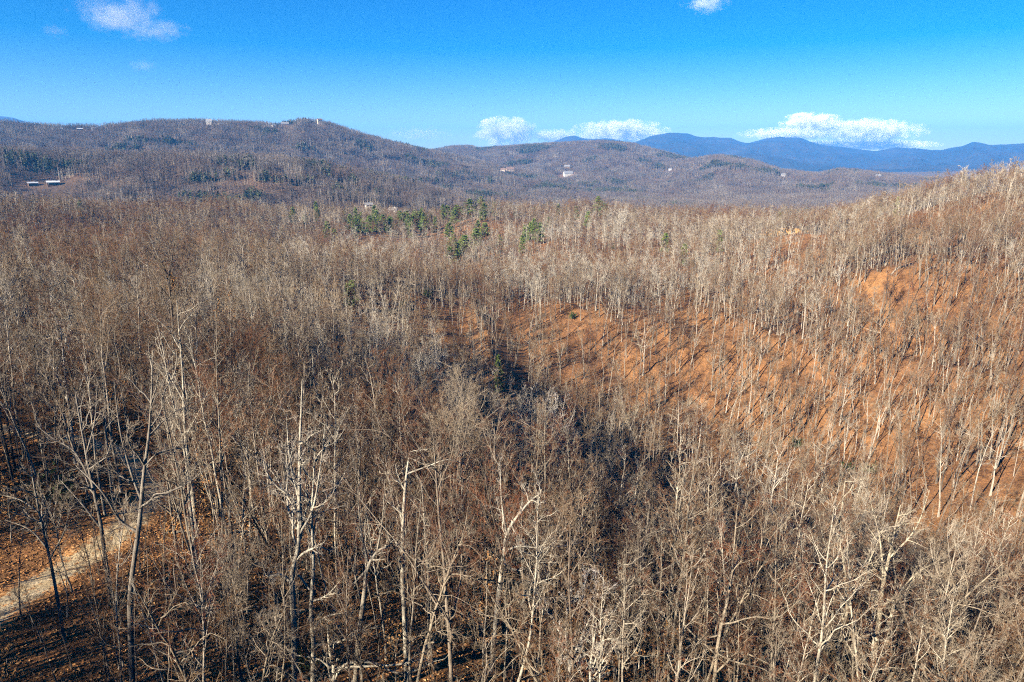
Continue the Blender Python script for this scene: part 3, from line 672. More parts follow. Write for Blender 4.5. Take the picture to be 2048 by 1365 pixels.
for _ in range(14): con_spots.append((float(g_.uniform(885, 985)), float(g_.uniform(412, 455)), float(g_.uniform(430, 590)), float(g_.uniform(.5, .9)), int(g_.integers(0, 4))))
for _ in range(8): con_spots.append((float(g_.uniform(1040, 1230)), float(g_.uniform(420, 468)), float(g_.uniform(430, 580)), float(g_.uniform(.35, .6)), int(g_.integers(0, 4))))
CON_CLEAR = [(*at(u, v, dd)[:2], 3.5 * s_ + 2) for u, v, dd, s_, k in con_spots]
house_spots = [(u, v, wd * (.62 if u > 1300 else .72 if v < 260 else .9), kd, tr, lab) for u, v, wd, kd, tr, lab in house_spots if (u, v) not in ((1104, 336), (1500, 356), (474, 246))]
hpos = []
for u, v, wd, kd, tr, lab in house_spots:
    p = hit(u, v)
    for dv in range(0, 20):                        # a crest pixel may slip past the ridge: step down until it lands
        if np.hypot(p[0], p[1]) < 3600: break
        p = hit(u, v + dv)
    hpos.append(p); HOUSE_CLEAR.append((p[0], p[1], wd * .6 + 3))
    if v < 260: HOUSE_CLEAR[-1] = (p[0], p[1], wd * .8 + 8)

# near field: individuals
X, Y = jitter_grid(-120, 130, -45, 150, 2.65)
r_ = np.hypot(X, Y); keep = (rng.random(len(X)) < thin(X, Y) * .95) & (r_ < 142)
keep &= np.sqrt(((X[:, None] - HXY[None, :, 0]) ** 2 + (Y[:, None] - HXY[None, :, 1]) ** 2).min(1)) > 2.3
keep &= (np.hypot(X, Y + 2) > 14)
X, Y = X[keep], Y[keep]; Z = height(X, Y)
ub, vb, db = project(np.c_[X, Y, Z]); keep = ~((db > 5) & (ub > -200) & (ub < 340) & (vb > 1040) & (rng.random(len(X)) < .8))   # the open bank below the track
X, Y, Z = X[keep], Y[keep], Z[keep]
kind = rng.choice(7, len(X), p=[.16, .12, .12, .17, .15, .22, .06]); sc = rng.uniform(.46, .86, len(X)) * np.where(np.hypot(X, Y) > 100, .88, 1)
Hs = np.array([t['H'] for t in near_t])[kind]
ub, vb, db = project(np.c_[X, Y, Z]); ut, vt, dt = project(np.c_[X, Y, Z + Hs * sc])
# nothing may loom right under the lens: trees whose tops would stand closer than 34 m in view are lower
tooclose = (dt < 36) & (dt > 2) & (np.abs(ut - CX) < 1500)
mx = np.where(tooclose, np.clip((CZ - 1.02 * np.maximum(Y, 1) - Z) / Hs, .22, 1), 9)
sc = np.minimum(sc, mx) * (1 - .25 * smooth(15, 35, X) * smooth(65, 85, Y))
ut, vt, dt = project(np.c_[X, Y, Z + Hs * sc])
inv = (dt > 8) & (ut > -60) & (ut < 2108) & (vt < 1330)
order = np.argsort(np.where(inv, db, 1e9)); ni = min(300 - len(hero_xy) - 12, int(inv.sum()))
ind = order[:ni]; rest = np.setdiff1d(np.arange(len(X)), ind)
BARKS = {'poplar': [(.36,.315,.25), (.24,.205,.16), (.43,.385,.31)], 'oak': [(.20,.165,.13), (.13,.105,.08), (.26,.215,.16)], 'maple': [(.26,.215,.17), (.19,.15,.115), (.36,.31,.25)],
         'pole': [(.28,.24,.185), (.20,.165,.125), (.40,.355,.29)], 'fork': [(.32,.27,.21), (.22,.18,.14)]}
TWIGS = [(.19,.075,.036), (.14,.078,.043), (.19,.13,.078), (.20,.095,.045), (.12,.058,.033), (.25,.195,.135), (.17,.088,.045), (.28,.23,.17)]
LOOK = {'poplar': 'straight', 'oak': 'crooked', 'maple': 'fine-twigged', 'pole': 'pole-like', 'fork': 'wide-forked'}
SEEN = {}
ORD = ['leftmost', 'second from left', 'third from left', 'fourth from left', 'fifth from left', 'sixth from left', 'seventh from left', 'eighth from left', 'ninth from left', 'tenth from left', 'eleventh from left', 'twelfth from left'] + [w_ + ' from left' for w_ in ('thirteenth', 'fourteenth', 'fifteenth', 'sixteenth', 'seventeenth', 'eighteenth', 'nineteenth', 'twentieth')]
def remember(root, u): SEEN.setdefault(root['label'], []).append((u, root))
def single_out():                                  # alike things are told apart by their order across the picture
    for lab, v in SEEN.items():
        if len(v) < 2: continue
        for k, (u, o) in enumerate(sorted(v, key=lambda e: e[0])):
            if len(v) <= 20: o['label'] = lab + ', ' + (ORD[k] if k < len(v) - 1 else 'rightmost')
    SEEN.clear()
def zone(x, y, u, v):
    d = math.hypot(x, y)
    rd = float(road_dist([x], [y])[0])
    side = float(((np.array([x, y]) - rc[np.argmin(((rc - [x, y]) ** 2).sum(1))]) @ nr[np.argmin(((rc - [x, y]) ** 2).sum(1))]))
    if rd < 9: return 'just downhill of the dirt road' if x > rc[np.argmin(((rc - [x, y]) ** 2).sum(1)), 0] else 'just uphill of the dirt road'
    hz = 'left' if u < 560 else 'centre left' if u < 950 else 'centre' if u < 1300 else 'centre right' if u < 1650 else 'right'
    dz = 'in the front rows' if d < 58 else 'in the middle rows' if d < 78 else 'in the back rows'
    return f'{dz} at {hz}'
for j, i in enumerate(ind):
    k = KINDS[kind[i]]; bark = BARKS[k][int(rng.integers(len(BARKS[k])))]; twig = TWIGS[int(rng.integers(len(TWIGS)))]
    zn = zone(X[i], Y[i], ub[i], vb[i])
    tone = 'pale' if bark[0] > .35 else 'dark' if bark[0] < .26 else 'grey'
    s_ = float(sc[i])
    rt = place_tree('bare_tree', f'{LOOK[k]} {tone}-barked bare tree {zn}', f'bare trees {zn}', (X[i], Y[i], Z[i]), float(rng.uniform(0, 6.28)), (s_ * rng.uniform(.78, 1.0),) * 2 + (s_,),
               near_parts[kind[i]] if j < 110 else mid0_parts[kind[i]], bark, twig, tuple(rng.normal(0, .035, 2)))
    remember(rt, ut[i])
single_out()
# the rest of the forest: one object
PX, RZ, SC, ID = [np.c_[X, Y, Z][rest]], [rng.uniform(0, 6.28, len(rest))], [sc[rest]], [kind[rest]]
off = 7
def add_zone(r0, r1, s, nk, lo, hi, off, az=47):
    x, y = jitter_grid(-r1, r1, 0, r1, s)
    q = np.hypot(x, y); m = (q >= r0) & (q < r1) & (np.abs(np.degrees(np.arctan2(x, y))) < az)
    x, y = x[m], y[m]; m = rng.random(len(x)) < thin(x, y, 0) * .92 * np.clip(.85 + .5 * fbm(x / 40, y / 40, 2, 91), .4, 1); x, y = x[m], y[m]
    PX.append(np.c_[x, y, height(x, y)]); RZ.append(rng.uniform(0, 6.28, len(x))); SC.append(rng.uniform(lo, hi, len(x))); ID.append(off + rng.integers(0, nk, len(x)))
add_zone(140, 330, 2.95, 10, .42, .80, 7)
add_zone(330, 720, 3.7, 10, .44, .74, 17)
add_zone(120, 330, 4.0, 10, .08, .24, 7)
add_zone(30, 150, 2.4, 10, .14, .38, 7)
# hillside stands: clumps of twelve trees
def patch(seed, conifer=False):
    g = np.random.default_rng(seed); b = MB(); q = 22.0
    for k in range(24):
        x, y = g.uniform(-q / 2, q / 2, 2); h = g.uniform(8, 15)
        cf = conifer and g.random() < .6
        b.tubes(np.array([[x, y, -3], [x + g.normal(0, .4), y, h]]), np.array([.22, .06]), 3, 0)
        if cf:
            n_ = 46; t = g.uniform(.2, 1, n_); az = g.uniform(0, 6.28, n_); rad = 3.0 * (1 - t) + .5
            c = np.c_[x + np.cos(az) * rad * .5, y + np.sin(az) * rad * .5, t * h]
            a = np.c_[np.cos(az), np.sin(az), -.3 + 0 * az] * (rad * .55)[:, None]; bb = np.c_[-np.sin(az), np.cos(az), .4 + 0 * az] * .8
            b.quads(c, a, bb, 2)
        else:
            n_ = 26; t = g.uniform(.35, 1, n_); s_ = np.c_[np.full(n_, x), np.full(n_, y), t * h]
            az = g.uniform(0, 6.28, n_); up = g.uniform(.5, 1.4, n_)
            P = paths(g, s_, np.c_[np.cos(az), np.sin(az), up], g.uniform(1.2, 3.4, n_) * (1.2 - .5 * t), 1, .1, 0)
            b.tubes(P, np.tile([.085, .035], (n_, 1)), 3, 1)
    return b.mesh('stand', [M['bark_far'], M['twig_hill'], M['needle_far']])
stuff3 = [obj('stand_kind_%02d' % i, patch(500 + i, i >= 6), link=False) for i in range(9)]
x, y = jitter_grid(-3600, 3600, 500, 4300, 17)
q = np.hypot(x, y); m = (q >= 720) & (q < 4200) & (np.abs(np.degrees(np.arctan2(x, y))) < 43) & (thin(x, y, 9) > .3); x, y = x[m], y[m]
# keep only stands that the crests leave in sight (with a wide margin)
gaz = np.arctan2(x, y); gr = np.hypot(x, y); zz = height(x, y)
ang = (gz - CZ + 20) / rr[:, None]; run = np.maximum.accumulate(np.where(rr[:, None] > 60, ang - 40 / rr[:, None], -9), 0)
ti = np.clip(np.searchsorted(th, gaz), 0, nt - 1); ri = np.clip(np.searchsorted(rr, gr) - 6, 0, len(rr) - 1)
m = (zz - CZ + 22) / gr > run[ri, ti] - .012
x, y, zz = x[m], y[m], zz[m]
con = fbm(x / 160, y / 160, 3, 95) + .25 * np.exp(-((np.arctan2(x, y) - .05) / .2) ** 2)
PX.append(np.c_[x, y, zz - .6]); RZ.append(rng.uniform(0, 6.28, len(x))); SC.append(rng.uniform(.8, 1.1, len(x)))
ID.append(27 + np.where(con > .62, 6 + rng.integers(0, 3, len(x)), rng.integers(0, 6, len(x))))
gp = np.array([hit(u, v)[:2] for u, v in [(450,350),(490,362),(530,372),(660,385),(700,388),(740,395),(880,384),(930,372),(980,374),(1040,372),(1100,380),(1160,375)]])
gd = np.sqrt(((x[:, None] - gp[None, :, 0]) ** 2 + (y[:, None] - gp[None, :, 1]) ** 2).min(1))
mk = (gd < 60) & (rng.random(len(x)) < .22); ID[-1] = np.where(mk, 33 + rng.integers(0, 3, len(x)), ID[-1])
def pale_copy(o, nm):
    me = o.data.copy(); me.materials.clear(); me.materials.append(M['bark_pale']); me.materials.append(M['twig_pale']); return obj(nm, me, link=False)
stuff4 = [pale_copy(o, 'pale_mid') for o in stuff1] + [pale_copy(o, 'pale_far') for o in stuff2]
for k in range(len(PX)):
    q = PX[k]; r_ = np.hypot(q[:, 0], q[:, 1]); a_ = np.degrees(np.arctan2(q[:, 0], q[:, 1]))
    band = smooth(215, 250, r_) * (1 - smooth(420, 600, r_)) * smooth(-22, -8, a_) * np.clip(.62 + .9 * fbm(q[:, 0] / 60, q[:, 1] / 60, 2, 55), 0, 1)
    m = (ID[k] >= 7) & (ID[k] < 27) & (rng.random(len(q)) < band * .5 * (1 - .8 * smooth(12, 24, a_))) & (SC[k] > .3)
    ID[k] = np.where(m, ID[k] - 7 + 36, ID[k])
protos = stuff0 + stuff1 + stuff2 + stuff3 + stuff4
for i, o in enumerate(protos): o.name = 'kind_%02d' % i
instancer('bare_forest', np.concatenate(PX), np.concatenate(RZ), np.concatenate(SC), np.concatenate(ID), protos,
          'leafless grey-brown winter forest covering the slopes and hills beyond the near trees', 'forest')
print('forest instances', sum(len(p) for p in PX), 'individual trees', ni + len(hero_xy), 'in view near', int(inv.sum()))

# --- saplings with a few clinging dry leaves
def sapling(seed, leaves):
    g = np.random.default_rng(seed); H = g.uniform(5, 9)
    T = paths(g, np.array([[0, 0, -.3]]), np.array([[g.normal(0, .1), g.normal(0, .1), 1.]]), np.array([H]), 8, .07, .04); TR = (.045 * (1 - np.linspace(0, 1, 9)) + .008)[None]
    L, LR, _ = offspring(g, T, TR, 16, .2, 1, (30, 65), .34, .6, 5, .14, .07, .011, .005)
    D, DR, pd = offspring(g, L, LR, 7, .15, 1, (25, 55), .45, .7, 3, .15, .05, .006, .003)
    tr = MB().tubes(T, TR, 6, 0, True).mesh('stem', [M['bark']]); tw = MB().tubes(L, LR, 3, 0).tubes(D, DR, 3, 0).mesh('twigs', [M['twig']]); lf = None
    if leaves:
        t = g.uniform(0, 1, (len(D), leaves)); c = np.concatenate([interp(D, t[:, k])[0] for k in range(leaves)])
        c = c[g.random(len(c)) < .8]; a = nrm(g.normal(0, 1, c.shape)); b_ = nrm(np.cross(a, g.normal(0, 1, c.shape)))
        lf = MB().quads(c, a * .05, b_ * .035).mesh('leaves', [M['leaf_dry']])
    return tr, tw, lf
sap = [sapling(600 + i, (0, 3, 0, 5, 2)[i]) for i in range(5)]
x, y = jitter_grid(-75, 80, 34, 112, 5.2)
u_, v_, d_ = project(np.c_[x, y, height(x, y) + 3]); m = (u_ > -20) & (u_ < 2070) & (v_ < 1370) & (road_dist(x, y) > 2.2) & (rng.random(len(x)) < .62)
x, y, u_ = x[m], y[m], u_[m]; o_ = np.argsort(np.hypot(x, y))[:150]; zz = height(x, y)
for i in o_:
    k = int(rng.integers(5)); lf = sap[k][2] is not None
    hz = 'far left' if u_[i] < 350 else 'left' if u_[i] < 700 else 'centre left' if u_[i] < 1000 else 'centre' if u_[i] < 1280 else 'right' if u_[i] < 1650 else 'far right'
    dz = 'front' if math.hypot(x[i], y[i]) < 58 else 'middle' if math.hypot(x[i], y[i]) < 72 else 'back'
    root = obj('sapling', None); root.location = (x[i], y[i], zz[i]); root.rotation_euler = (rng.normal(0, .06), rng.normal(0, .06), rng.uniform(0, 6.28)); root.scale = (float(rng.uniform(.7, 1.25)),) * 3
    tag(root, ('sapling with clinging brown leaves' if lf else 'leafless thin sapling') + f' under the {dz} trees at {hz}', 'sapling', f'saplings under the {dz} trees at {hz}')
    bk = (.30, .26, .21, 1) if rng.random() < .5 else (.40, .35, .29, 1); tw = TWIGS[int(rng.integers(len(TWIGS)))]
    o = obj('stem', sap[k][0], root); o.color = bk
    o = obj('twigs', sap[k][1], root); o.color = (*tw, 1)
    if lf: obj('leaves', sap[k][2], root)
    remember(root, u_[i])
single_out()

# --- fallen leaves near the drone
lv = MB().add([(-.07, 0, 0), (0, -.05, .02), (.08, 0, .01), (0, .05, .03)], [(0, 1, 2, 3)]).mesh('leaf', [M['litter']])
lv2 = MB().add([(-.09, 0, .01), (0, -.045, .05), (.09, 0, .0), (0, .045, .02)], [(0, 1, 2, 3)]).mesh('leaf', [M['litter']])
n_ = 90000
x = rng.uniform(-60, 62, n_); y = rng.uniform(33, 84, n_); m = (np.abs(x) < y * 1.0 + 4) & ((road_dist(x, y) > 1.3) | (rng.random(n_) < .12)); x, y = x[m], y[m]
instancer('leaf_litter', np.c_[x, y, height(x, y) + .03], rng.uniform(0, 6.28, len(x)), rng.uniform(.8, 1.9, len(x)), rng.integers(0, 2, len(x)),
          [obj('leaf_kind_0', lv, link=False), obj('leaf_kind_1', lv2, link=False)], 'orange-brown fallen leaves covering the near forest floor', 'leaves')

# --- marcescent (orange-leaved) trees
def leafy(t, seed, n, size):
    g = np.random.default_rng(seed); D = t['sub'][1][0]
    pick = g.integers(0, len(D), n); c, _ = interp(D[pick], g.uniform(0, 1, n))
    a = nrm(g.normal(0, 1, c.shape)); b_ = nrm(np.cross(a, g.normal(0, 1, c.shape)))
    return MB().quads(c, a * size, b_ * size * .7).mesh('leaves', [M['leaf_dry']])
mt = mid0_t[3]; mlf = leafy(mt, 5, 2600, .17); mlf2 = leafy(mid0_t[2], 6, 1500, .13)
for u, v, dist, s_, lab, lf, kk in [(325,512,135,.62,'tree still holding bright orange leaves above the left woods', mlf, 3),
                                    (470,600,112,.7,'tree with rusty leaves on the left slope', mlf2, 2),
                                    (1208,545,300,.5,'small rust-red leaved tree behind the bare slope', mlf, 3),
                                    (350,740,88,.5,'low orange-leaved tree under the broad dark-limbed oak', mlf, 3),
                                    (905,1000,84,.55,'russet-leaved tree at centre left above the dark ravine', mlf2, 2)]:
    p = at(u, v, dist); zb = h1(p[0], p[1])
    root = place_tree('orange_leaved_tree', lab, None, (p[0], p[1], zb), seed_r := float(rng.uniform(0, 6)), (s_, s_, max(.3, min(1.0, s_))), mid0_parts[kk], (.28, .22, .17), TW_RED)
    obj('leaves', lf, root)

# --- conifers
def conifer(seed, H, W, n, full):
    g = np.random.default_rng(seed)
    T = paths(g, np.array([[0, 0, -.5]]), np.array([[0, 0, 1.]]), np.array([H + .5]), 6, .02, .05); TR = (.24 * (1 - np.linspace(0, 1, 7)) + .03)[None]
    t = g.uniform(full, .98, n); s_, _ = interp(T[np.zeros(n, int)], t); az = g.uniform(0, 6.28, n)
    ct = (t - full) / (1 - full)
    ln = W * (1 - ct) ** .75 * g.uniform(.55, 1.15, n) * (.6 + .4 * np.minimum(1, ct * 5)) + .3
    P = paths(g, s_, np.c_[np.cos(az), np.sin(az), g.uniform(-.1, .45, n)], ln, 4, .1, .05)
    b = MB().tubes(P, np.linspace(.05, .012, 5)[None] * np.ones((n, 1)), 3, 1)
    m_ = 26; par = np.repeat(np.arange(n), m_); c, tan = interp(P[par], g.uniform(.2, 1, n * m_) ** .7)
    c = c + g.normal(0, .16, c.shape); a = nrm(nrm(tan) + g.normal(0, .6, c.shape)); bb = nrm(np.cross(a, g.normal(0, 1, c.shape)))
    b.quads(c, a * g.uniform(.16, .34, (len(c), 1)), bb * .085, 0)
    return MB().tubes(T, TR, 6, 0, True).mesh('trunk', [M['trunk_dark']]), b.mesh('crown', [M['needle'], M['trunk_dark']])
CON = [conifer(700, 17, 3.0, 120, .12), conifer(701, 19, 3.8, 110, .25), conifer(702, 13, 2.6, 90, .06), conifer(703, 21, 3.4, 90, .45)]
for i, (u, v, dist, s_, k) in enumerate(con_spots):
    p = at(u, v, dist); zb = h1(p[0], p[1]); H = (17, 19, 13, 21)[k]
    hz = ('far left' if u < 500 else 'in the cluster by the white gabled house' if u < 860 else 'in the tall clump at centre' if u < 970 else 'in the middle woods' if u < 1300 else 'on the right')
    hz = {'far left': 'on the far left woods', 'on the right': 'in the woods toward the right'}.get(hz, hz)
    look = ('columnar dark green conifer', 'broad green pine', 'short bushy green conifer', 'high-crowned green pine')[k]
    # the foot stands on the ground; the height follows from where the top shows
    top = at(u, v - 22 - 14 * s_, dist)[2] + CZ
    sz = max(s_ * .7, min(.84, (top - zb) / H))
    root = obj('conifer_tree', None); root.location = (p[0], p[1], zb); root.scale = (s_ * 2.1, s_ * 2.1, sz); root.rotation_euler = (0, 0, rng.uniform(0, 6.28))
    tag(root, f'{look} {hz}', 'conifer', f'green conifers {hz}')
    obj('trunk', CON[k][0], root); obj('crown', CON[k][1], root); remember(root, u)
single_out()

# --- evergreen shrubs
def shrub(seed):
    g = np.random.default_rng(seed); n = 14
    az = g.uniform(0, 6.28, n); P = paths(g, np.zeros((n, 3)), np.c_[np.cos(az), np.sin(az), g.uniform(.6, 2, n)], g.uniform(1.2, 2.4, n), 5, .16, .03)
    st = MB().tubes(P, np.linspace(.03, .008, 6)[None] * np.ones((n, 1)), 4, 0).mesh('stems', [M['trunk_dark']])
    B, BR, _ = offspring(g, P, np.full((n, 6), .01), 6, .25, 1, (25, 70), .4, 1, 3, .2, .03, .006, .003)
    par = np.repeat(np.arange(len(B)), 10); c, tan = interp(B[par], g.uniform(.2, 1, len(par))); c = c + g.normal(0, .05, c.shape)
    a = nrm(nrm(tan) + g.normal(0, .8, c.shape)); bb = nrm(np.cross(a, g.normal(0, 1, c.shape)))
    return st, MB().quads(c, a * .085, bb * .032).mesh('foliage', [M['evergreen']])
SH = [shrub(800), shrub(801)]
for i, (u, v, s_, lab) in enumerate([(122,1010,1.25,'dark evergreen shrub in the shade beyond the dirt road'), (100,985,1.1,'second evergreen shrub behind the one beyond the dirt road'), (608,1345,.8,'small green shrub beside the pale trunk at bottom left'),
        (1588,898,1.5,'green shrub on the orange slope above the two bare arms'), (1697,944,1.3,'dark round shrub on the lower orange slope'), (1738,950,1.4,'yellow-green shrub right of the dark round shrub'),
        (807,616,1.6,'green shrub at the crest of the bare slope'), (855,596,1.5,'green shrub right along the crest of bare slope'), (1145,640,1.4,'dark shrub under the crest trees at centre'), (1225,500,1.6,'dark green shrub in the woods past the crest'), (1610,462,2.0,'green shrub on the orange clearing'), (1560,450,1.8,'small green shrub by the pale boulder')]):
    p = hit(u, v); root = obj('evergreen_shrub', None); root.location = p; root.scale = (s_,) * 3; root.rotation_euler = (0, 0, i * 1.3)
    tag(root, lab, 'shrub', 'evergreen shrubs'); obj('stems', SH[i % 2][0], root); obj('foliage', SH[i % 2][1], root)

# --- fallen logs
def log_at(a, b, r0, lab, col=(.40, .34, .26)):
    p, q = hit(*a), hit(*b); g = np.random.default_rng(int(a[0])); n = 10
    P = p + (q - p) * np.linspace(0, 1, n)[:, None]; P[:, 2] = height(P[:, 0], P[:, 1]) + r0 * .8; P += g.normal(0, .05, P.shape)
    root = obj('fallen_log', None); root.location = p; tag(root, lab, 'log', 'fallen logs')
    tr = obj('trunk', MB().tubes(P - p, np.linspace(r0, r0 * .35, n), 8, 0, True).mesh('trunk', [M['log']]), root); tr.color = (*col, 1)
    L, LR, _ = offspring(g, P[None], np.linspace(r0, r0 * .35, n)[None], 6, .3, 1, (35, 70), .18, .45, 4, .15, .04, .02, .01)
    o = obj('broken_branches', MB().tubes(L - p, LR, 4, 0).mesh('broken_branches', [M['log']]), root); o.color = (*col, 1)
log_at((1782,552), (1824,528), .32, 'fallen log lying across the orange slope at right')
log_at((1755,545), (1748,505), .25, 'fallen trunk leaning uphill left of the log on the orange slope')
log_at((1850,545), (1885,520), .22, 'short pale log on the upper orange slope')
log_at((330,1075), (390,1068), .16, 'fallen branch-covered log right of the dirt road')

# --- clearing: clay banks and a boulder
def lump(name, c, sx, sy, sz, m, seed, n=40):
    a, b_ = np.meshgrid(np.linspace(0, 2 * np.pi, n, endpoint=False), np.linspace(0, 1, n // 2))
    rad = np.cos(b_ * np.pi / 2); x_ = np.cos(a) * rad; y_ = np.sin(a) * rad; z_ = np.sin(b_ * np.pi / 2) ** 1.0
    f = 1 + .28 * fbm(x_ * 2.2 + seed, y_ * 2.2 + z_ * 2, 4, seed); P = np.stack([x_ * f * sx, y_ * f * sy, z_ * f * sz - .25 * sz], -1)
    idx = np.arange(a.size).reshape(a.shape); q = np.stack([idx[:-1], np.roll(idx, -1, 1)[:-1], np.roll(idx, -1, 1)[1:], idx[1:]], -1)
    o = obj(name, MB().add(P, q, 0, True).mesh(name, [m])); o.location = c; return o
for i, (u, v, sx, sy, sz, lab) in enumerate([(1550,470,8,5,4.2,''), (1576,466,10,6,3.8,''), (1606,454,8,5,4.4,''), (1628,447,6,4,2.6,'')]):
    tag(lump('clay_bank', hit(u, v), sx, sy, sz, M['clay'], 11 + i), kind='structure')
tag(lump('boulder', hit(1557, 441), 6.5, 4.5, 4.2, M['rock'], 31), 'pale rounded boulder at the top of the orange clearing', 'boulder')
tag(lump('boulder', hit(1610, 452), 3.5, 2.5, 2.2, M['rock'], 32), 'small pale rock on the right of the orange clearing', 'boulder')

# --- houses
WALL = {'tower': 'wall_tan', 'dark': 'wall_brown', 'white': 'wall_white', 'gable': 'wall_white', 'whiteroof': 'wall_brown', 'tan': 'wall_tan'}
ROOF = {'tower': 'roof_brown', 'dark': 'roof_grey', 'white': 'roof_grey', 'gable': 'roof_grey', 'whiteroof': 'roof_white', 'tan': 'roof_brown'}
for (u, v, wd, kd, tr, lab), p in zip(house_spots, hpos):
    root = obj('house', None); root.location = p
    root.rotation_euler = (0, 0, tr - math.atan2(p[0], p[1])); tag(root, lab, 'house', 'houses in the hills')
    d = wd * .55; hgt = {'tower': 12, 'gable': 6.5, 'whiteroof': 3.6}.get(kd, 5.6) * (1 if wd > 11 else .75); rh = {'gable': .75, 'whiteroof': .22, 'tower': .35}.get(kd, .42) * d
    x0, x1, y0, y1 = -wd / 2, wd / 2, -d / 2, d / 2
    wl_ = MB().box((x0, y0, -5), (x1, y1, hgt))
    wl_.add([(x0, y0, hgt), (x0, y1, hgt), (x0, 0, hgt + rh), (x0, 0, hgt + rh)], [(0, 1, 2, 3)]).add([(x1, y0, hgt), (x1, y1, hgt), (x1, 0, hgt + rh), (x1, 0, hgt + rh)], [(0, 1, 2, 3)])
    obj('wall', wl_.mesh('wall', [M[WALL[kd]]]), root)
    e = .7; t_ = .3
    pr = [(y0 - e, hgt - e * rh / (d / 2)), (0, hgt + rh), (y1 + e, hgt - e * rh / (d / 2))]
    vv = [(xx, yy, zz_ + dz) for xx in (x0 - e, x1 + e) for dz in (.02, t_) for yy, zz_ in pr]
    fc = [(0, 1, 7, 6), (1, 2, 8, 7), (3, 9, 10, 4), (4, 10, 11, 5), (0, 6, 9, 3), (2, 5, 11, 8), (0, 3, 4, 1), (1, 4, 5, 2), (6, 7, 10, 9), (7, 8, 11, 10)]
    rf = obj('roof', MB().add(vv, fc).mesh('roof', [M[ROOF[kd]]]), root)
    obj('chimney', MB().box((wd * .2, -.6, hgt + rh * .3), (wd * .2 + 1.1, .5, hgt + rh + 1.2)).mesh('chimney', [M['rock']]), rf)
    nw = max(2, int(wd / 3.6)); rows = [1.0] + ([3.6] if hgt > 5 else []) + ([6.6, 9.2] if hgt > 9 else [])
    for zr in rows:
        for i in range(nw):
            cx_ = x0 + (i + .5) * wd / nw
            if zr == 1.0 and i == nw // 2:
                obj('door', MB().box((cx_ - .5, y0 - .08, .05), (cx_ + .5, y0 + .05, 2.1)).mesh('door', [M['door']]), root); continue
            f_ = obj('window', MB().box((cx_ - .75, y0 - .09, zr), (cx_ + .75, y0 + .05, zr + 1.5)).mesh('window', [M['trim']]), root)
            obj('pane', MB().box((cx_ - .62, y0 - .12, zr + .13), (cx_ + .62, y0 + .05, zr + 1.37)).mesh('pane', [M['glass']]), f_)

# --- a utility pole past the clearing
p = hit(1600, 418); root = obj('utility_pole', None); root.location = p; tag(root, 'pale utility pole standing in the gap beyond the orange clearing', 'pole')
obj('pole', MB().tubes(np.array([[0, 0, -1], [0, 0, 11.]]), np.array([.18, .13]), 8, 0, True).mesh('pole', [M['rock']]), root)
obj('crossarm', MB().box((-1.2, -.08, 9.9), (1.2, .08, 10.1)).mesh('crossarm', [M['rock']]), root)

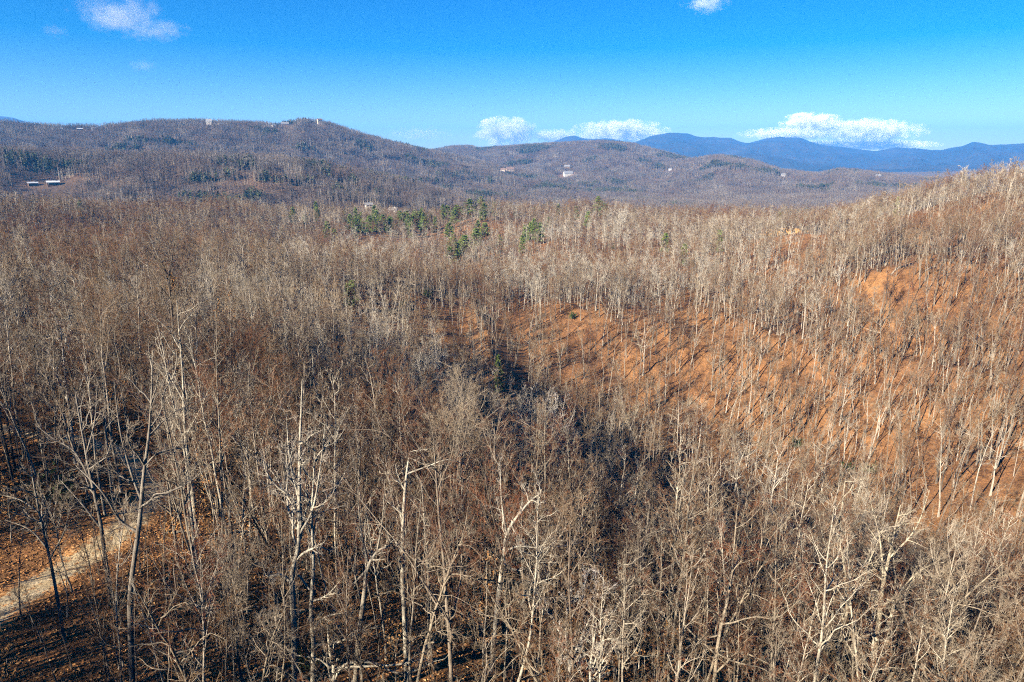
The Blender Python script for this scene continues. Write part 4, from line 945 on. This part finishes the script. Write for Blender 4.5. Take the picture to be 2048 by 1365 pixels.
# ------------------------------------------------------------------ clouds: small volumes far beyond the mountains
def cloud(name_label, u, v, wpx, hpx, dist, dens, seed, scale=2.2, cut=.50):
    a_ = np.linspace(0, 2 * np.pi, 24, endpoint=False); bb = np.linspace(-np.pi / 2, np.pi / 2, 13)
    A, B_ = np.meshgrid(a_, bb); P = np.stack([np.cos(A) * np.cos(B_), np.sin(A) * np.cos(B_), np.sin(B_)], -1)
    idx = np.arange(A.size).reshape(A.shape); q = np.stack([idx[:-1], np.roll(idx, -1, 1)[:-1], np.roll(idx, -1, 1)[1:], idx[1:]], -1)
    m = bpy.data.materials.new('cloud_vapour'); m.use_nodes = True; n, l = m.node_tree.nodes, m.node_tree.links
    n.remove(n['Principled BSDF']); pv = n.new('ShaderNodeVolumePrincipled'); pv.inputs['Color'].default_value = (1, 1, 1, 1); pv.inputs['Anisotropy'].default_value = -0.5
    tc = n.new('ShaderNodeTexCoord').outputs['Object']
    c = at(u, v, dist); k = dist / FPX * 1.03
    sx, sz = wpx * k / 2, hpx * k / 2; sy = sx * .6
    mp = n.new('ShaderNodeMapping'); mp.inputs['Scale'].default_value = (sx / sz, sy / sz, 1.25); mp.inputs['Location'].default_value = (seed * 3.1, seed * 1.7, seed); l.new(tc, mp.inputs[0])
    nz = noise(n, l, scale / 1.7, 8, mp.outputs[0], .62)
    ln = n.new('ShaderNodeVectorMath'); ln.operation = 'LENGTH'; l.new(tc, ln.inputs[0])
    e1 = n.new('ShaderNodeMath'); e1.operation = 'MULTIPLY_ADD'; l.new(ln.outputs['Value'], e1.inputs[0]); e1.inputs[1].default_value = -.36; e1.inputs[2].default_value = .36 - cut
    e2 = n.new('ShaderNodeMath'); e2.operation = 'ADD'; l.new(nz, e2.inputs[0]); l.new(e1.outputs[0], e2.inputs[1])
    e3 = n.new('ShaderNodeMapRange'); e3.inputs['From Min'].default_value = .12; e3.inputs['From Max'].default_value = .34; e3.inputs['To Max'].default_value = dens; l.new(e2.outputs[0], e3.inputs['Value'])
    l.new(e3.outputs[0], pv.inputs['Density']); l.new(pv.outputs[0], n['Material Output'].inputs['Volume'])
    o = obj('cloud', MB().add(P, q, 0, True).mesh('cloud', [m])); o.location = (c[0], c[1], c[2] + CZ); o.scale = (sx, sy, sz)
    tag(o, name_label, 'cloud', 'clouds in the blue sky')
cloud('white puffy cloud over the left hill end', 1012, 266, 130, 62, 30000, .005, 11, cut=.43)
cloud('small flat cloud between the puffy cloud and the first far peak', 1110, 272, 100, 26, 31000, .004, 12, cut=.42)
cloud('long white cloud bank behind the first far peak', 1240, 265, 200, 50, 32000, .0045, 13, cut=.45)
cloud('upper white cloud lobe above the highest far mountain', 1622, 246, 130, 40, 34000, .0045, 14, cut=.43)
cloud('low white cloud left of the highest far mountain', 1580, 268, 200, 26, 34000, .0035, 15, cut=.45)
cloud('broad broken cloud right of the highest far mountain', 1735, 262, 230, 48, 34000, .0035, 16, cut=.46)
cloud('flat white cloud streak low over the far saddle', 1720, 290, 300, 22, 36000, .003, 17, cut=.44)
cloud('thin grey cloud streak over the dip in the ridge', 840, 268, 150, 34, 30000, .0007, 5)
cloud('wispy cloud high at the upper left', 240, 30, 190, 100, 16000, .0011, 6)
cloud('small wispy cloud trailing right of the upper left cloud', 310, 62, 150, 52, 16000, .0010, 7)
cloud('faint puff left of the upper left cloud', 108, 62, 60, 36, 16000, .0008, 8)
cloud('tiny faint puff below the upper left clouds', 286, 132, 70, 30, 16000, .0009, 9)
cloud('small cloud at the top edge right of centre', 1415, 4, 110, 52, 16000, .0012, 10)

# ------------------------------------------------------------------ air
hz = MB().box((-11200, -11200, float(gz.min()) - 6), (11200, 11200, float(gz.max()) + 45)).mesh('haze', [])
hm = bpy.data.materials.new('haze_air'); hm.use_nodes = True; n, l = hm.node_tree.nodes, hm.node_tree.links
n.remove(n['Principled BSDF']); pv = n.new('ShaderNodeVolumePrincipled'); pv.inputs['Color'].default_value = (.10, .42, 1.0, 1); pv.inputs['Density'].default_value = 1.1e-4; pv.inputs['Anisotropy'].default_value = 0.0
l.new(pv.outputs[0], n['Material Output'].inputs['Volume'])
hz.materials.append(hm); tag(obj('haze', hz), kind='stuff')
